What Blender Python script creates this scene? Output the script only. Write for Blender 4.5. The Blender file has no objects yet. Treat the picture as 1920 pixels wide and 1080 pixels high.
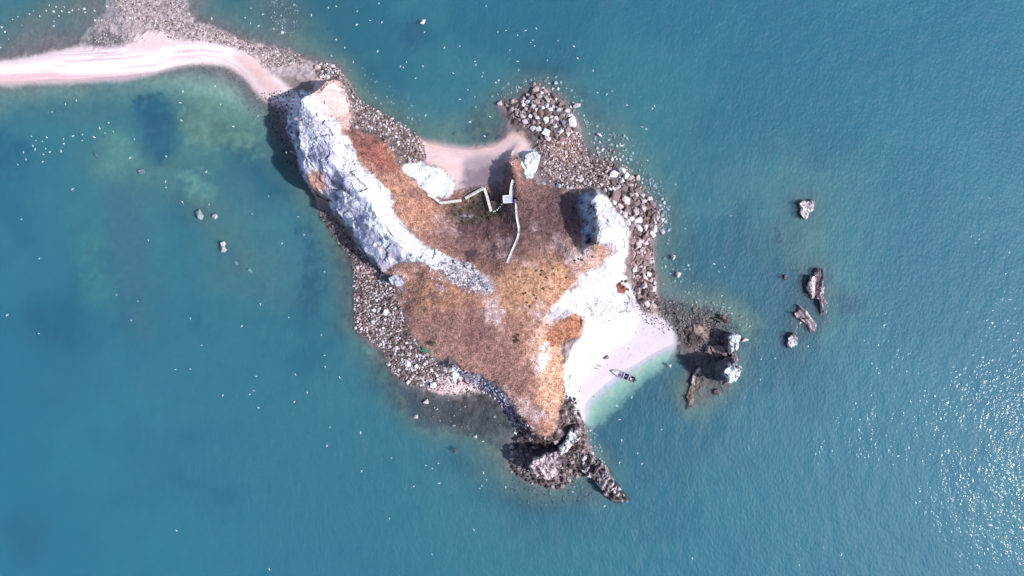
import bpy, bmesh, math, random
import numpy as np
from mathutils import Vector, Matrix
from mathutils.geometry import delaunay_2d_cdt

R = math.radians
rng = np.random.default_rng(7)
random.seed(7)
scene = bpy.context.scene
col = scene.collection

# ------------------------------------------------------------------ camera
CAM_H = 256.0                       # drone altitude over the sea, metres
S = 0.2                             # metres on the sea surface per photo pixel
cam_d = bpy.data.cameras.new('camera')
cam_d.sensor_width = 36.0
cam_d.lens = 24.0
cam_d.clip_start = 1.0
cam_d.clip_end = 20000.0
cam = bpy.data.objects.new('camera', cam_d)
col.objects.link(cam)
cam.location = (0, 0, CAM_H)
cam.rotation_euler = (0, 0, 0)
scene.camera = cam

# ------------------------------------------------------------------ sky and sun
SUN_EL, SUN_AZ = R(44), R(-16)      # azimuth from +X (picture right), negative = towards the picture's bottom
sun_vec = Vector((math.cos(SUN_EL) * math.cos(SUN_AZ), math.cos(SUN_EL) * math.sin(SUN_AZ), math.sin(SUN_EL)))
world = bpy.data.worlds.new('World')
scene.world = world
world.use_nodes = True
wn = world.node_tree
for n in list(wn.nodes):
    wn.nodes.remove(n)
sky = wn.nodes.new('ShaderNodeTexSky')
sky.sky_type = 'NISHITA'
sky.sun_disc = False
sky.sun_elevation = SUN_EL
sky.sun_rotation = math.atan2(sun_vec.x, sun_vec.y)
sky.air_density = 1.0
sky.dust_density = 1.2
sky.ozone_density = 1.5
bg = wn.nodes.new('ShaderNodeBackground')
bg.inputs['Strength'].default_value = 0.15
wo = wn.nodes.new('ShaderNodeOutputWorld')
wn.links.new(sky.outputs[0], bg.inputs[0])
wn.links.new(bg.outputs[0], wo.inputs[0])
sun_d = bpy.data.lights.new('sun', 'SUN')
sun_d.energy = 4.4
sun_d.angle = R(0.53)
sun_d.color = (1.0, 0.98, 0.965)
sun = bpy.data.objects.new('sun', sun_d)
col.objects.link(sun)
sun.rotation_euler = (-sun_vec).to_track_quat('-Z', 'Y').to_euler()

vs = scene.view_settings
vs.view_transform = 'Standard'
vs.look = 'None'
vs.gamma = 1.0
vs.exposure = 0.53
vs.use_curve_mapping = False
scene.cycles.use_denoising = True
scene.cycles.max_bounces = 6
scene.cycles.diffuse_bounces = 2
scene.cycles.glossy_bounces = 2
scene.cycles.transmission_bounces = 2
scene.cycles.transparent_max_bounces = 8
scene.cycles.volume_bounces = 1
scene.cycles.sample_clamp_indirect = 4.0

# ------------------------------------------------------------------ map helpers
def W(px, py, h=0.0):
    """photo pixel of a point at height h -> its place on the map, metres"""
    k = S * (CAM_H - h) / CAM_H
    return (px - 960.0) * k, (540.0 - py) * k

def tag(o, label, cat=None, group=None, kind=None):
    o['label'] = label
    if cat: o['category'] = cat
    if group: o['group'] = group
    if kind: o['kind'] = kind
    return o

def lin(r, g, b):
    return np.array([((c / 255.0) / 12.92 if c / 255.0 <= 0.04045 else ((c / 255.0 + 0.055) / 1.055) ** 2.4) for c in (r, g, b)])

def hash2(ix, iy, seed):
    h = (ix.astype(np.int64) * 374761393 + iy.astype(np.int64) * 668265263 + seed * 1442695041) & 0xFFFFFFFF
    h = ((h ^ (h >> 13)) * 1274126177) & 0xFFFFFFFF
    h = (h ^ (h >> 16)) & 0xFFFFFFFF
    h = ((h ^ (h >> 15)) * 2246822519) & 0xFFFFFFFF
    return ((h ^ (h >> 13)) & 0xFFFFFF) / float(0xFFFFFF)

def vnoise(x, y, seed):
    ix = np.floor(x); iy = np.floor(y)
    fx = x - ix; fy = y - iy
    fx = fx * fx * fx * (fx * (fx * 6 - 15) + 10); fy = fy * fy * fy * (fy * (fy * 6 - 15) + 10)
    a = hash2(ix, iy, seed); b = hash2(ix + 1, iy, seed)
    c = hash2(ix, iy + 1, seed); d = hash2(ix + 1, iy + 1, seed)
    return (a * (1 - fx) + b * fx) * (1 - fy) + (c * (1 - fx) + d * fx) * fy

def fbm(x, y, wl, octv, seed, gain=0.5):
    """-1..1 noise, wl = longest wavelength in metres"""
    out = np.zeros_like(x, dtype=float); amp = 1.0; tot = 0.0; f = 1.0 / wl
    ca, sa = math.cos(0.6), math.sin(0.6)
    for i in range(octv):
        out += amp * (vnoise((x * ca - y * sa) * f + 17.3 * i, (x * sa + y * ca) * f - 9.1 * i, seed + i) * 2 - 1)
        tot += amp; amp *= gain; f *= 2.03
        x, y = x * ca - y * sa, x * sa + y * ca
    return out / tot

def ridged(x, y, wl, octv, seed):
    out = np.zeros_like(x, dtype=float); amp = 1.0; tot = 0.0; f = 1.0 / wl
    for i in range(octv):
        out += amp * (1 - np.abs(vnoise(x * f + 7.7 * i, y * f + 3.1 * i, seed + i) * 2 - 1))
        tot += amp; amp *= 0.55; f *= 2.1
    return out / tot

def worley(x, y, wl, seed):
    """block noise: random value per block, tilt of the block, nearness to the joint"""
    x = x / wl; y = y / wl
    ix, iy = np.floor(x), np.floor(y)
    f1 = np.full(x.shape, 9.0); f2 = np.full(x.shape, 9.0); v1 = np.zeros(x.shape); tl = np.zeros(x.shape)
    for a in (-1, 0, 1):
        for b in (-1, 0, 1):
            cx, cy = ix + a, iy + b
            dx = cx + hash2(cx, cy, seed) - x; dy = cy + hash2(cx, cy, seed + 1) - y
            d = np.hypot(dx, dy)
            nearer = d < f1
            f2 = np.where(nearer, f1, np.minimum(f2, d))
            v = hash2(cx, cy, seed + 2)
            v1 = np.where(nearer, v, v1)
            tl = np.where(nearer, dx * (hash2(cx, cy, seed + 3) - 0.5) * 2 + dy * (hash2(cx, cy, seed + 4) - 0.5) * 2, tl)
            f1 = np.where(nearer, d, f1)
    return v1 - 0.5, tl, np.clip(1 - (f2 - f1) / 0.16, 0, 1)

def inside(poly, X, Y):
    """even-odd test, arrays X Y"""
    P = np.asarray(poly, float)
    res = np.zeros(X.shape, bool)
    x0, y0 = P.min(0); x1, y1 = P.max(0)
    sel = (X >= x0) & (X <= x1) & (Y >= y0) & (Y <= y1)
    if not sel.any():
        return res
    xs, ys = X[sel], Y[sel]
    r = np.zeros(xs.shape, bool)
    n = len(P)
    for i in range(n):
        ax, ay = P[i]; bx, by = P[(i + 1) % n]
        if ay == by: continue
        c = ((ay > ys) != (by > ys)) & (xs < (bx - ax) * (ys - ay) / (by - ay) + ax)
        r ^= c
    res[sel] = r
    return res

def blur(a, n):
    """three box blurs of radius n cells"""
    if n < 1: return a
    for _ in range(2):
        for ax in (0, 1):
            c = np.cumsum(np.pad(a, [(n + 1, n) if i == ax else (0, 0) for i in (0, 1)], mode='edge'), axis=ax)
            a = (np.take(c, range(2 * n + 1, c.shape[ax]), axis=ax) - np.take(c, range(0, c.shape[ax] - 2 * n - 1), axis=ax)) / (2 * n + 1)
    return a

def mesh_obj(name, verts, faces, mat, parent=None, smooth=False):
    me = bpy.data.meshes.new(name)
    me.from_pydata([tuple(v) for v in verts], [], [tuple(f) for f in faces])
    me.update()
    if smooth:
        me.polygons.foreach_set('use_smooth', [True] * len(me.polygons))
    o = bpy.data.objects.new(name, me)
    if mat: me.materials.append(mat)
    col.objects.link(o)
    if parent is not None:
        o.parent = parent
    return o

def fast_mesh(name, V, F, mat, colours=None, smooth=False):
    """numpy mesh: F is (n,3) or (n,4)"""
    me = bpy.data.meshes.new(name)
    V = np.asarray(V, np.float32); F = np.asarray(F, np.int32)
    k = F.shape[1]
    me.vertices.add(len(V)); me.vertices.foreach_set('co', V.ravel())
    me.loops.add(F.size); me.loops.foreach_set('vertex_index', F.ravel())
    me.polygons.add(len(F))
    me.polygons.foreach_set('loop_start', np.arange(0, F.size, k, dtype=np.int32))
    me.polygons.foreach_set('use_smooth', np.full(len(F), smooth))
    if colours is not None:
        at = me.color_attributes.new('albedo', 'FLOAT_COLOR', 'POINT')
        c = np.ones((len(V), 4), np.float32); c[:, :colours.shape[1]] = colours
        at.data.foreach_set('color', c.ravel())
    me.update(calc_edges=True)
    if mat: me.materials.append(mat)
    o = bpy.data.objects.new(name, me)
    col.objects.link(o)
    return o

# ------------------------------------------------------------------ materials
def new_mat(name):
    m = bpy.data.materials.new(name)
    m.use_nodes = True
    nt = m.node_tree
    return m, nt, nt.nodes['Principled BSDF'], nt.nodes['Material Output']

def attr_mat(name, fine_scale=1.2, fine=0.35, bump=0.3, rough=0.95, src='attr', base=None, bscale=None):
    m, nt, p, out = new_mat(name)
    L = nt.links
    geo = nt.nodes.new('ShaderNodeNewGeometry')
    if src == 'attr':
        c = nt.nodes.new('ShaderNodeVertexColor'); c.layer_name = 'albedo'; cs = c.outputs['Color']
    elif src == 'object':
        c = nt.nodes.new('ShaderNodeObjectInfo'); cs = c.outputs['Color']
    else:
        c = nt.nodes.new('ShaderNodeRGB'); c.outputs[0].default_value = (*base, 1); cs = c.outputs[0]
    n1 = nt.nodes.new('ShaderNodeTexNoise'); n1.inputs['Scale'].default_value = fine_scale
    n1.inputs['Detail'].default_value = 6; n1.inputs['Roughness'].default_value = 0.65
    L.new(geo.outputs['Position'], n1.inputs['Vector'])
    mr = nt.nodes.new('ShaderNodeMapRange')
    mr.inputs['From Min'].default_value = 0.25; mr.inputs['From Max'].default_value = 0.75
    mr.inputs['To Min'].default_value = 1 - fine; mr.inputs['To Max'].default_value = 1 + fine
    L.new(n1.outputs['Fac'], mr.inputs['Value'])
    vm = nt.nodes.new('ShaderNodeVectorMath'); vm.operation = 'SCALE'
    L.new(cs, vm.inputs[0]); L.new(mr.outputs[0], vm.inputs['Scale'])
    L.new(vm.outputs[0], p.inputs['Base Color'])
    p.inputs['Roughness'].default_value = rough
    p.inputs['Specular IOR Level'].default_value = 0.2
    if bump > 0:
        n2 = nt.nodes.new('ShaderNodeTexNoise'); n2.inputs['Scale'].default_value = bscale or fine_scale * 1.6
        n2.inputs['Detail'].default_value = 5
        L.new(geo.outputs['Position'], n2.inputs['Vector'])
        b = nt.nodes.new('ShaderNodeBump'); b.inputs['Strength'].default_value = bump; b.inputs['Distance'].default_value = 0.5
        L.new(n2.outputs['Fac'], b.inputs['Height']); L.new(b.outputs[0], p.inputs['Normal'])
    return m

M_ground = attr_mat('ground', 1.4, 0.22, 0.35)
M_rockface = attr_mat('weathered_rock', 1.8, 0.32, 0.8)
M_sand = attr_mat('sand', 1.0, 0.07, 0.06)
M_seabed = attr_mat('seabed', 0.6, 0.2, 0.1)
M_boulder = attr_mat('boulder_stone', 1.6, 0.3, 0.5, src='object')
M_rubble = attr_mat('rubble_stone', 1.6, 0.25, 0.4)
M_grass = attr_mat('dry_grass', 2.0, 0.2, 0.0)

def plain(name, rgb, fine=0.12, scale=3.0, bump=0.1, rough=0.8):
    return attr_mat(name, scale, fine, bump, rough, src='rgb', base=rgb)

# ------------------------------------------------------------------ relief of the island: survey lines (pixel, pixel, height)
CLIFF_TOP_W = [(600,150,15),(590,168,17),(567,172,18),(556,185,18),(545,215,17),(550,240,17),(558,275,17),(568,310,16),(578,345,14),(590,362,13.5),(608,366,13),
    (625,362,14),(627,375,14),(622,392,13),(640,407,12.5),(660,425,12),(668,442,12),(680,465,11.5),(700,490,10.5),(718,507,8)]
CREST_W = [(572,190,19.4),(586,225,20.8),(606,262,21.8),(626,300,22.6),(652,335,22.8),(680,372,22.8),(706,402,22.4),(728,434,21.4),(758,468,20),(795,492,19),(840,510,17.6),(880,525,16),(920,546,15)]
EDGE_W = [(625,205,15.2),(650,255,17.2),(680,300,18.7),(710,340,18.7),(735,390,18.2),(760,430,16.7),(790,460,15.2),(830,480,13.7),(865,484,13.2),(885,500,13.5)]
N_SLOPE = [(612,150,13),(632,152,9),(640,170,8),(655,215,9),(665,235,10),(690,255,11),(720,265,10),(745,290,8),(760,312,7)]
_r = random.Random(21)
_c = []
for (a_, b_) in zip(CLIFF_TOP_W[:-1], CLIFF_TOP_W[1:]):
    _c.append(a_)
    for t_ in (0.33, 0.66):
        j_ = _r.uniform(-5, 5) if a_[1] > 175 else _r.uniform(-1.5, 1.5)
        _c.append((a_[0] + (b_[0] - a_[0]) * t_ + j_, a_[1] + (b_[1] - a_[1]) * t_ - j_ * 0.5, a_[2] + (b_[2] - a_[2]) * t_ + _r.uniform(-1.2, 0.6)))
CLIFF_TOP_W = _c + [CLIFF_TOP_W[-1]]
lines = []
lines.append(CLIFF_TOP_W)
toe = []
for (x, y, h) in CLIFF_TOP_W:
    k = (CAM_H - h) / CAM_H
    bx, by = 960 + (x - 960) * k, 540 + (y - 540) * k
    ox = -4.0 if y > 172 else -2.0
    toe.append((bx + ox, by + (0 if y > 172 else -4), 0.9))
lines.append(toe)
lines += [CREST_W, EDGE_W, N_SLOPE]
# boulder shore north-east of the ridge, waterline round the island
lines.append([(602,140,0.6),(625,128,0.4),(640,140,0.3),(655,170,0.1),(672,195,0),(705,212,0),(740,232,0),(772,250,0),(795,268,0),(830,278,0),(880,284,0),(930,277,0),(947,265,0.1),
    (952,240,0),(945,215,0),(935,200,0),(945,188,0),(970,188,0.2),(990,170,0.2),(1010,163,0.2),(1032,172,0.1),(1052,187,0),(1068,205,0),(1082,222,0),(1088,245,0),(1092,268,0),(1105,290,0),(1130,302,0),(1152,306,0),
    (1172,318,0),(1188,340,0),(1202,360,0),(1222,378,0),(1238,398,0),(1240,420,0),(1226,438,0),(1222,470,0),(1226,510,0),(1229,545,0),(1234,570,0)])
lines.append([(1264,640,0.1),(1230,660,0),(1195,680,0),(1165,696,0),(1135,718,0),(1105,745,0),(1082,772,0)])
lines.append([(1090,790,0.2),(1098,815,0.2),(1105,845,0.2),(1085,884,0.1),(1055,896,0.1),(1045,912,0),(1005,904,0),(972,892,0),(958,868,0),(960,840,0),(972,815,0.1),(966,792,0.1),(952,772,0),(935,752,0),(905,735,0),(870,738,0),(845,742,0),
    (820,735,0),(790,728,0),(760,718,0),(738,702,0),(728,680,0),(716,655,0),(695,640,0),(672,627,0),(666,605,0),(670,570,0),(668,530,0),(662,500,0),(648,470,0),(630,445,0),(612,420,0),(595,395,0)])
lines.append([(655,180,3),(675,215,4),(705,235,4),(735,258,3),(765,285,2.5),(785,300,2.2)])
# north beach and white slab
lines.append([(800,282,1.0),(840,292,1.2),(890,300,1.3),(935,295,1.2),(952,288,1.0)])
lines.append([(790,303,2),(832,322,2.3),(862,348,2.6),(900,345,2.6),(935,338,2.8)])
lines.append([(762,322,7),(790,350,8),(816,371,7),(845,372,5)])
# bowl, central spur, plateau
pts = [(870,385,4),(900,365,3),(880,405,6),(850,425,9),(800,420,12),(760,400,16),(900,435,8),(880,470,12.5),(912,490,14),(850,458,12.5),(940,430,9),(935,395,5),(925,365,3.5),(930,350,3.2),(905,405,5.5),(838,395,7.5),
       (700,285,16),(730,330,14),(690,270,14),(775,375,12),
       (990,330,9.5),(995,355,10.5),(1000,335,8.5),(1012,375,9.5),(1040,415,8.5),(1000,450,13.5),(1060,455,12.5),(1050,370,7.5),(1080,400,8),(1020,355,8),
       (1000,500,17.5),(1050,492,18),(1090,485,18.5),(980,540,17),(1040,540,16.8),(1120,485,18.5),(930,520,16.5),(960,510,17.2),
       (970,600,15.5),(900,600,13.5),(850,600,11.5),(800,600,8.5),(770,605,6),(880,660,10),(830,650,7.5),(930,660,12.5),(960,700,12.5),(990,640,15),(800,560,10.5),(850,560,14),(900,560,16),(780,515,12.5),(820,535,15),(760,530,9),
       (1140,470,17.5),(1160,500,14),(1130,520,13),(1100,545,12),(1070,570,12),(1160,540,8),(1130,560,8.5)]
lines.append([(952,284,1.4),(961,292,4.5),(965,308,8.5),(968,330,11.5),(969,352,12.5),(971,385,12.3),(974,425,12.6),(970,448,14),(960,470,15.5),(951,494,16.8)])
lines.append([(946,312,3.2),(944,338,3.8),(944,365,5),(952,395,8),(958,425,10.5)])
# east ridge with its shaded west face
lines.append([(1120,360,14),(1113,374,19),(1119,400,21.5),(1123,430,21.5),(1114,455,20.5),(1102,466,19)])
lines.append([(1095,357,7.5),(1088,380,8),(1090,410,8.5),(1094,440,10),(1090,462,13)])
lines.append([(1132,362,14),(1148,385,13),(1166,404,12),(1184,430,10.5),(1190,450,9),(1182,475,10),(1180,510,8),(1190,545,5),(1200,580,2.5)])
lines.append([(1150,420,20),(1165,445,18),(1162,470,17)])
lines.append([(1040,345,5.5),(1075,348,5),(1105,352,5),(1130,358,4.5),(1150,378,4),(1170,400,4),(1192,430,4)])
lines.append([(1000,290,4),(1010,312,6),(1000,330,7.5),(985,318,6.5)])
lines.append([(975,262,0.6),(990,275,1.2),(1020,265,2.2),(1045,285,2),(1065,310,2),(1095,325,2)])
lines.append([(985,205,2.2),(1010,195,3.2),(1040,215,3),(1060,232,3),(1035,245,2.5),(1010,235,2.2)])
lines.append([(1198,450,7),(1204,480,6),(1208,510,6),(1214,550,5),(1218,575,2.5)])
lines.append([(1215,445,3.5),(1218,480,3),(1221,515,3),(1224,550,2.5)])
# plateau edge, east slope, white beach
lines.append([(1095,512,15.8),(1060,550,14.6),(1035,577,14.2),(1020,602,14.3)])
lines.append([(1195,590,2.0),(1150,596,3.2),(1110,604,3.6),(1092,640,3.4),(1068,690,3.0),(1060,742,2.4),(1066,765,1.2)])
lines.append([(1240,612,1.2),(1200,640,1.4),(1160,668,1.3),(1120,700,1.2),(1085,740,1.0)])
# south ridge and its sides
lines.append([(1018,620,14.3),(1014,660,14),(1015,700,12.8),(1020,750,11.2),(1028,790,10),(1038,818,9)])
lines.append([(1062,588,12.5),(1078,585,10.5),(1088,600,9.5),(1084,628,9),(1062,638,10.5),(1058,660,10),(1052,690,9),(1060,712,8),(1060,742,7),(1052,782,6.5),(1050,808,6.8)])
lines.append([(1096,588,5.5),(1098,612,4.6),(1092,630,4.2),(1072,645,4.6),(1066,668,4)])
lines.append([(725,512,5),(745,540,5),(755,570,5),(760,610,4.2),(780,640,4.2),(810,664,4.6)])
lines.append([(700,530,2.4),(712,570,2.2),(722,610,2.2),(755,650,2.4),(790,685,2.0),(820,710,1.4)])
lines.append([(845,679,6.5),(870,696,6),(900,707,6.5),(922,716,6.5),(942,735,7),(962,755,7),(986,790,7),(1002,815,7.6),(1036,822,8.6)])
lines.append([(838,700,1.6),(868,712,1.2),(898,722,1),(922,734,0.9),(938,748,0.7),(956,772,0.4),(970,798,0.6),(985,825,0.6),(1012,838,0.5),(1032,842,0.6)])
# headland blocks
lines.append([(1060,835,4),(1085,835,3.5),(1095,860,2.5),(1070,872,2)])
lines.append([(1072,765,3.5),(1085,790,3),(1088,815,3.5)])
# sandbar
lines.append([(-80,142,0.45),(0,134,0.55),(80,122,0.8),(160,114,1.0),(240,106,1.2),(310,100,1.3),(370,95,1.3),(420,100,1.2),(460,120,1.0),(490,148,1.0),(520,165,1.0),(545,185,0.9)])
lines.append([(-80,156,0),(0,151,0),(80,149,0),(160,147,0),(230,143,0),(290,134,0),(330,120,0),(380,117,0),(420,122,0),(448,136,0),(466,154,0),(480,180,0)])
lines.append([(-80,128,0),(0,118,0),(40,110,0),(100,97,0),(150,90,0.05),(200,88,0.15),(235,84,0.3),(262,66,0.5),(300,60,0.5),(335,72,0.5),(375,70,0.5),(420,80,0.5),(460,95,0.5),(490,112,0.45),(520,130,0.45),(560,140,0.6)])
lines.append([(150,60,-0.35),(210,15,-0.2),(230,-20,-0.1),(280,-30,0),(345,-20,0.0),(352,30,0.02),(400,55,0.0),(450,72,0),(490,85,-0.05),(540,98,-0.1),(585,112,0)])
lines.append([(-80,100,-0.9),(0,60,-0.8),(60,25,-0.7),(120,0,-0.6),(150,-30,-0.6)])
# shelves and sea floor
lines.append([(-80,180,-0.7),(0,177,-0.7),(130,169,-0.75),(240,158,-1.0),(300,165,-1.2),(360,190,-1.5),(420,215,-1.5),(470,240,-1.5),(500,290,-1.7),(530,330,-1.7),(570,375,-1.5),(600,420,-1.4),(625,460,-1.4),(640,500,-1.2),(645,560,-1.1),(645,610,-1.1),(690,670,-1.2),(720,705,-1.1),(750,745,-1.2)])
lines.append([(765,760,-0.8),(800,785,-1.0),(850,802,-0.8),(900,812,-0.8),(930,822,-0.7),(940,880,-0.7),(970,915,-0.9),(1040,930,-1.0),(1090,905,-1.0),(1120,925,-1.5)])
pts += [(870,765,-0.12),(900,755,-0.08),(850,755,-0.15),(920,775,-0.12),(800,760,-0.35),(940,790,-0.25),(860,785,-0.3),(900,785,-0.25)]
lines.append([(585,95,-0.8),(640,105,-1.2),(680,170,-1.3),(730,205,-1.3),(790,240,-1.4),(830,262,-0.8),(880,270,-0.7),(915,258,-0.8),(925,215,-1.2),(920,180,-1.4),(960,160,-1.4),(1010,140,-1.3),(1060,160,-1.3),(1090,200,-1.3),(1110,240,-1.0),(1160,255,-1.1),(1180,290,-1.3),(1215,335,-1.4),(1250,375,-1.4),(1262,430,-1.4),(1250,500,-1.4),(1262,545,-1.0)])
# south-east reef
pts += [(1250,600,0.1),(1270,600,-0.1),(1300,610,0.1),(1330,620,0.15),(1350,630,0.1),(1290,640,0.05),(1280,670,-0.3),(1310,660,0.1),(1340,665,0.3),(1365,670,0.4),(1300,700,-0.35),(1340,700,0.1),(1355,715,0.1),(1290,750,-0.6),(1305,735,-0.3),(1340,735,-0.5),(1280,715,-0.8),(1320,590,-0.1),(1350,600,-0.1),(1265,660,-0.4)]
lines.append([(1280,565,-0.6),(1330,572,-0.5),(1375,585,-0.7),(1400,615,-1.2),(1402,660,-1.6),(1400,705,-1.8),(1370,745,-1.6),(1325,770,-1.3),(1285,775,-1.3),(1268,740,-1.6)])
lines.append([(1262,678,-1.3),(1228,700,-1.5),(1192,735,-1.6),(1152,770,-1.6),(1112,806,-1.5)])
lines.append([(1268,690,-2.6),(1236,708,-2.9),(1200,745,-2.9),(1160,782,-2.9),(1118,822,-2.6)])
deep = [(-80,260,-3.6),(60,260,-3.8),(180,250,-3.0),(290,240,-4.2),(400,260,-2.6),(470,330,-3.0),(540,430,-3.6),(590,520,-3.8),(600,620,-4.0),(650,720,-4.2),(720,800,-4.2),(800,870,-4.2),(900,950,-3.8),(1000,985,-3.8),(1100,970,-3.8),(1200,960,-4.5),(1200,860,-4.2),(1260,800,-4.0),(1330,820,-4.0),(1430,740,-4.2),(1450,640,-3.6),(1440,560,-3.6),(1350,500,-4.0),(1330,420,-4.2),(1290,330,-4.2),(1240,250,-4.0),(1160,180,-3.8),(1080,110,-4.0),(960,100,-4.2),(860,170,-4.2),(760,150,-4.2),(690,90,-3.8),(620,40,-2.6),(560,20,-1.8),(520,-10,-1.4),(470,30,-1.2),(420,10,-1.3),(-80,30,-2.2),(30,0,-2.0),(100,-30,-1.5),
        (380,400,-1.8),(418,462,-1.8),(465,505,-1.9),(262,320,-1.6),(180,290,-2.2),(230,400,-2.6),(250,500,-3.0),(1530,545,-1.8),(1515,597,-1.8),(1517,390,-2.0),(1487,637,-2.0),(1465,440,-1.9),(320,450,-4.2),(120,450,-4.4),(350,600,-4.6)]
pts += deep
frame = []
for t in np.linspace(-250, 2170, 12):
    frame += [(t, -180, -5.5), (t, 1260, -6.0)]
for t in np.linspace(-60, 1140, 7):
    frame += [(-250, t, -5.5), (2170, t, -6.5)]
frame += [(300,850,-5.4),(100,700,-5.2),(600,950,-5.4),(1500,850,-6),(1700,600,-6),(1700,250,-6),(1450,200,-5.4),(1200,50,-5.2),(1300,980,-6)]
pts += frame

def build_relief():
    V, Hh, E = [], [], []
    for ln in lines:
        base = len(V)
        for (x, y, h) in ln:
            V.append(Vector(W(x, y, max(h, 0)))); Hh.append(h)
        for i in range(len(ln) - 1):
            E.append((base + i, base + i + 1))
    for (x, y, h) in pts:
        V.append(Vector(W(x, y, max(h, 0)))); Hh.append(h)
    ov, oe, of, orig, _, _ = delaunay_2d_cdt(V, E, [], 0, 1e-4, True)
    hh = np.zeros(len(ov)); xy = np.array([(v.x, v.y) for v in ov])
    Va = np.array([(v.x, v.y) for v in V]); Ha = np.array(Hh)
    for i in range(len(ov)):
        if orig[i]:
            hh[i] = Ha[orig[i][0]]
        else:
            d = np.hypot(*(Va - xy[i]).T); j = np.argsort(d)[:3]; w = 1 / (d[j] + 1e-3)
            hh[i] = (Ha[j] * w).sum() / w.sum()
    return xy, hh, of

CELL = 0.36
X0, X1, Y0, Y1 = -225.0, 225.0, -135.0, 135.0
NX, NY = int((X1 - X0) / CELL) + 1, int((Y1 - Y0) / CELL) + 1
gx = X0 + np.arange(NX) * CELL
gy = Y0 + np.arange(NY) * CELL
GX, GY = np.meshgrid(gx, gy)          # [row=y, col=x]
H = np.full((NY, NX), -6.0)
txy, th, tf = build_relief()
for f in tf:
    if len(f) != 3: continue
    (ax, ay), (bx, by), (cx, cy) = txy[f[0]], txy[f[1]], txy[f[2]]
    i0 = max(0, int((min(ax, bx, cx) - X0) / CELL)); i1 = min(NX - 1, int((max(ax, bx, cx) - X0) / CELL) + 1)
    j0 = max(0, int((min(ay, by, cy) - Y0) / CELL)); j1 = min(NY - 1, int((max(ay, by, cy) - Y0) / CELL) + 1)
    if i1 < i0 or j1 < j0: continue
    den = (by - cy) * (ax - cx) + (cx - bx) * (ay - cy)
    if abs(den) < 1e-9: continue
    xs = GX[j0:j1 + 1, i0:i1 + 1]; ys = GY[j0:j1 + 1, i0:i1 + 1]
    l1 = ((by - cy) * (xs - cx) + (cx - bx) * (ys - cy)) / den
    l2 = ((cy - ay) * (xs - cx) + (ax - cx) * (ys - cy)) / den
    l3 = 1 - l1 - l2
    m = (l1 >= -1e-6) & (l2 >= -1e-6) & (l3 >= -1e-6)
    z = l1 * th[f[0]] + l2 * th[f[1]] + l3 * th[f[2]]
    H[j0:j1 + 1, i0:i1 + 1][m] = z[m]

def sample0(a, x, y):
    fx = np.clip((x - X0) / CELL, 0, NX - 1.001); fy = np.clip((y - Y0) / CELL, 0, NY - 1.001)
    i = fx.astype(int); j = fy.astype(int); u = fx - i; v = fy - j
    return (a[j, i] * (1 - u) + a[j, i + 1] * u) * (1 - v) + (a[j + 1, i] * (1 - u) + a[j + 1, i + 1] * u) * v
_lw = np.clip((H + 0.2) / 2.0, 0.15, 1)
H = sample0(H, GX + (fbm(GX, GY, 8, 4, 311, 0.6) * 2.2) * _lw, GY + (fbm(GX, GY, 8, 4, 331, 0.6) * 2.2) * _lw)
Hs = blur(H, 3)
Hm = blur(H, 1)
# where each ground point is seen on the survey picture
KP = CAM_H / (CAM_H - np.maximum(H, 0)) / S
def to_px(hgrid):
    k = CAM_H / (CAM_H - np.maximum(hgrid, 0)) / S
    return 960 + GX * k, 540 - GY * k
wx = fbm(GX, GY, 9, 4, 11, 0.6) * 10.0
wy = fbm(GX, GY, 9, 4, 23, 0.6) * 10.0
PX0, PY0 = to_px(Hm)
PXW, PYW = PX0 + wx, PY0 + wy

edge_n = fbm(GX, GY, 2.4, 4, 1501, 0.7)
def mask(poly, soft=1, warp=1.0):
    P = np.asarray(poly, float); mg_ = 14 * max(1.0, warp) + soft * 5 + 45
    (ax, ay), (bx, by_) = P.min(0) - mg_, P.max(0) + mg_
    i0 = int(np.clip((ax - 960) * S * (0.9 if ax > 960 else 1) / CELL - X0 / CELL, 0, NX - 2))
    i1 = int(np.clip((bx - 960) * S * (0.9 if bx < 960 else 1) / CELL - X0 / CELL + 2, i0 + 2, NX))
    j0 = int(np.clip((540 - by_) * S * (0.9 if by_ < 540 else 1) / CELL - Y0 / CELL, 0, NY - 2))
    j1 = int(np.clip((540 - ay) * S * (0.9 if ay > 540 else 1) / CELL - Y0 / CELL + 2, j0 + 2, NY))
    sl = (slice(j0, j1), slice(i0, i1))
    m = inside(poly, PX0[sl] + wx[sl] * warp, PY0[sl] + wy[sl] * warp).astype(float)
    out = np.zeros((NY, NX)); en = edge_n[sl]
    if not soft: pass
    elif warp < 1.0: m = np.clip(blur(m, soft), 0, 1)
    else:
        m = blur(m, soft + 2)
        g = 4.0 if soft <= 3 else 2.0
        if soft <= 8: m = np.clip((m - 0.5 + en * 0.55 * np.clip(4 * m * (1 - m) * 1.6, 0, 1)) * g + 0.5, 0, 1)
        else: m = np.clip(m + en * 0.8 * m * (1 - m) * 4 * 0.4, 0, 1)
    out[sl] = m
    return out

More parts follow.
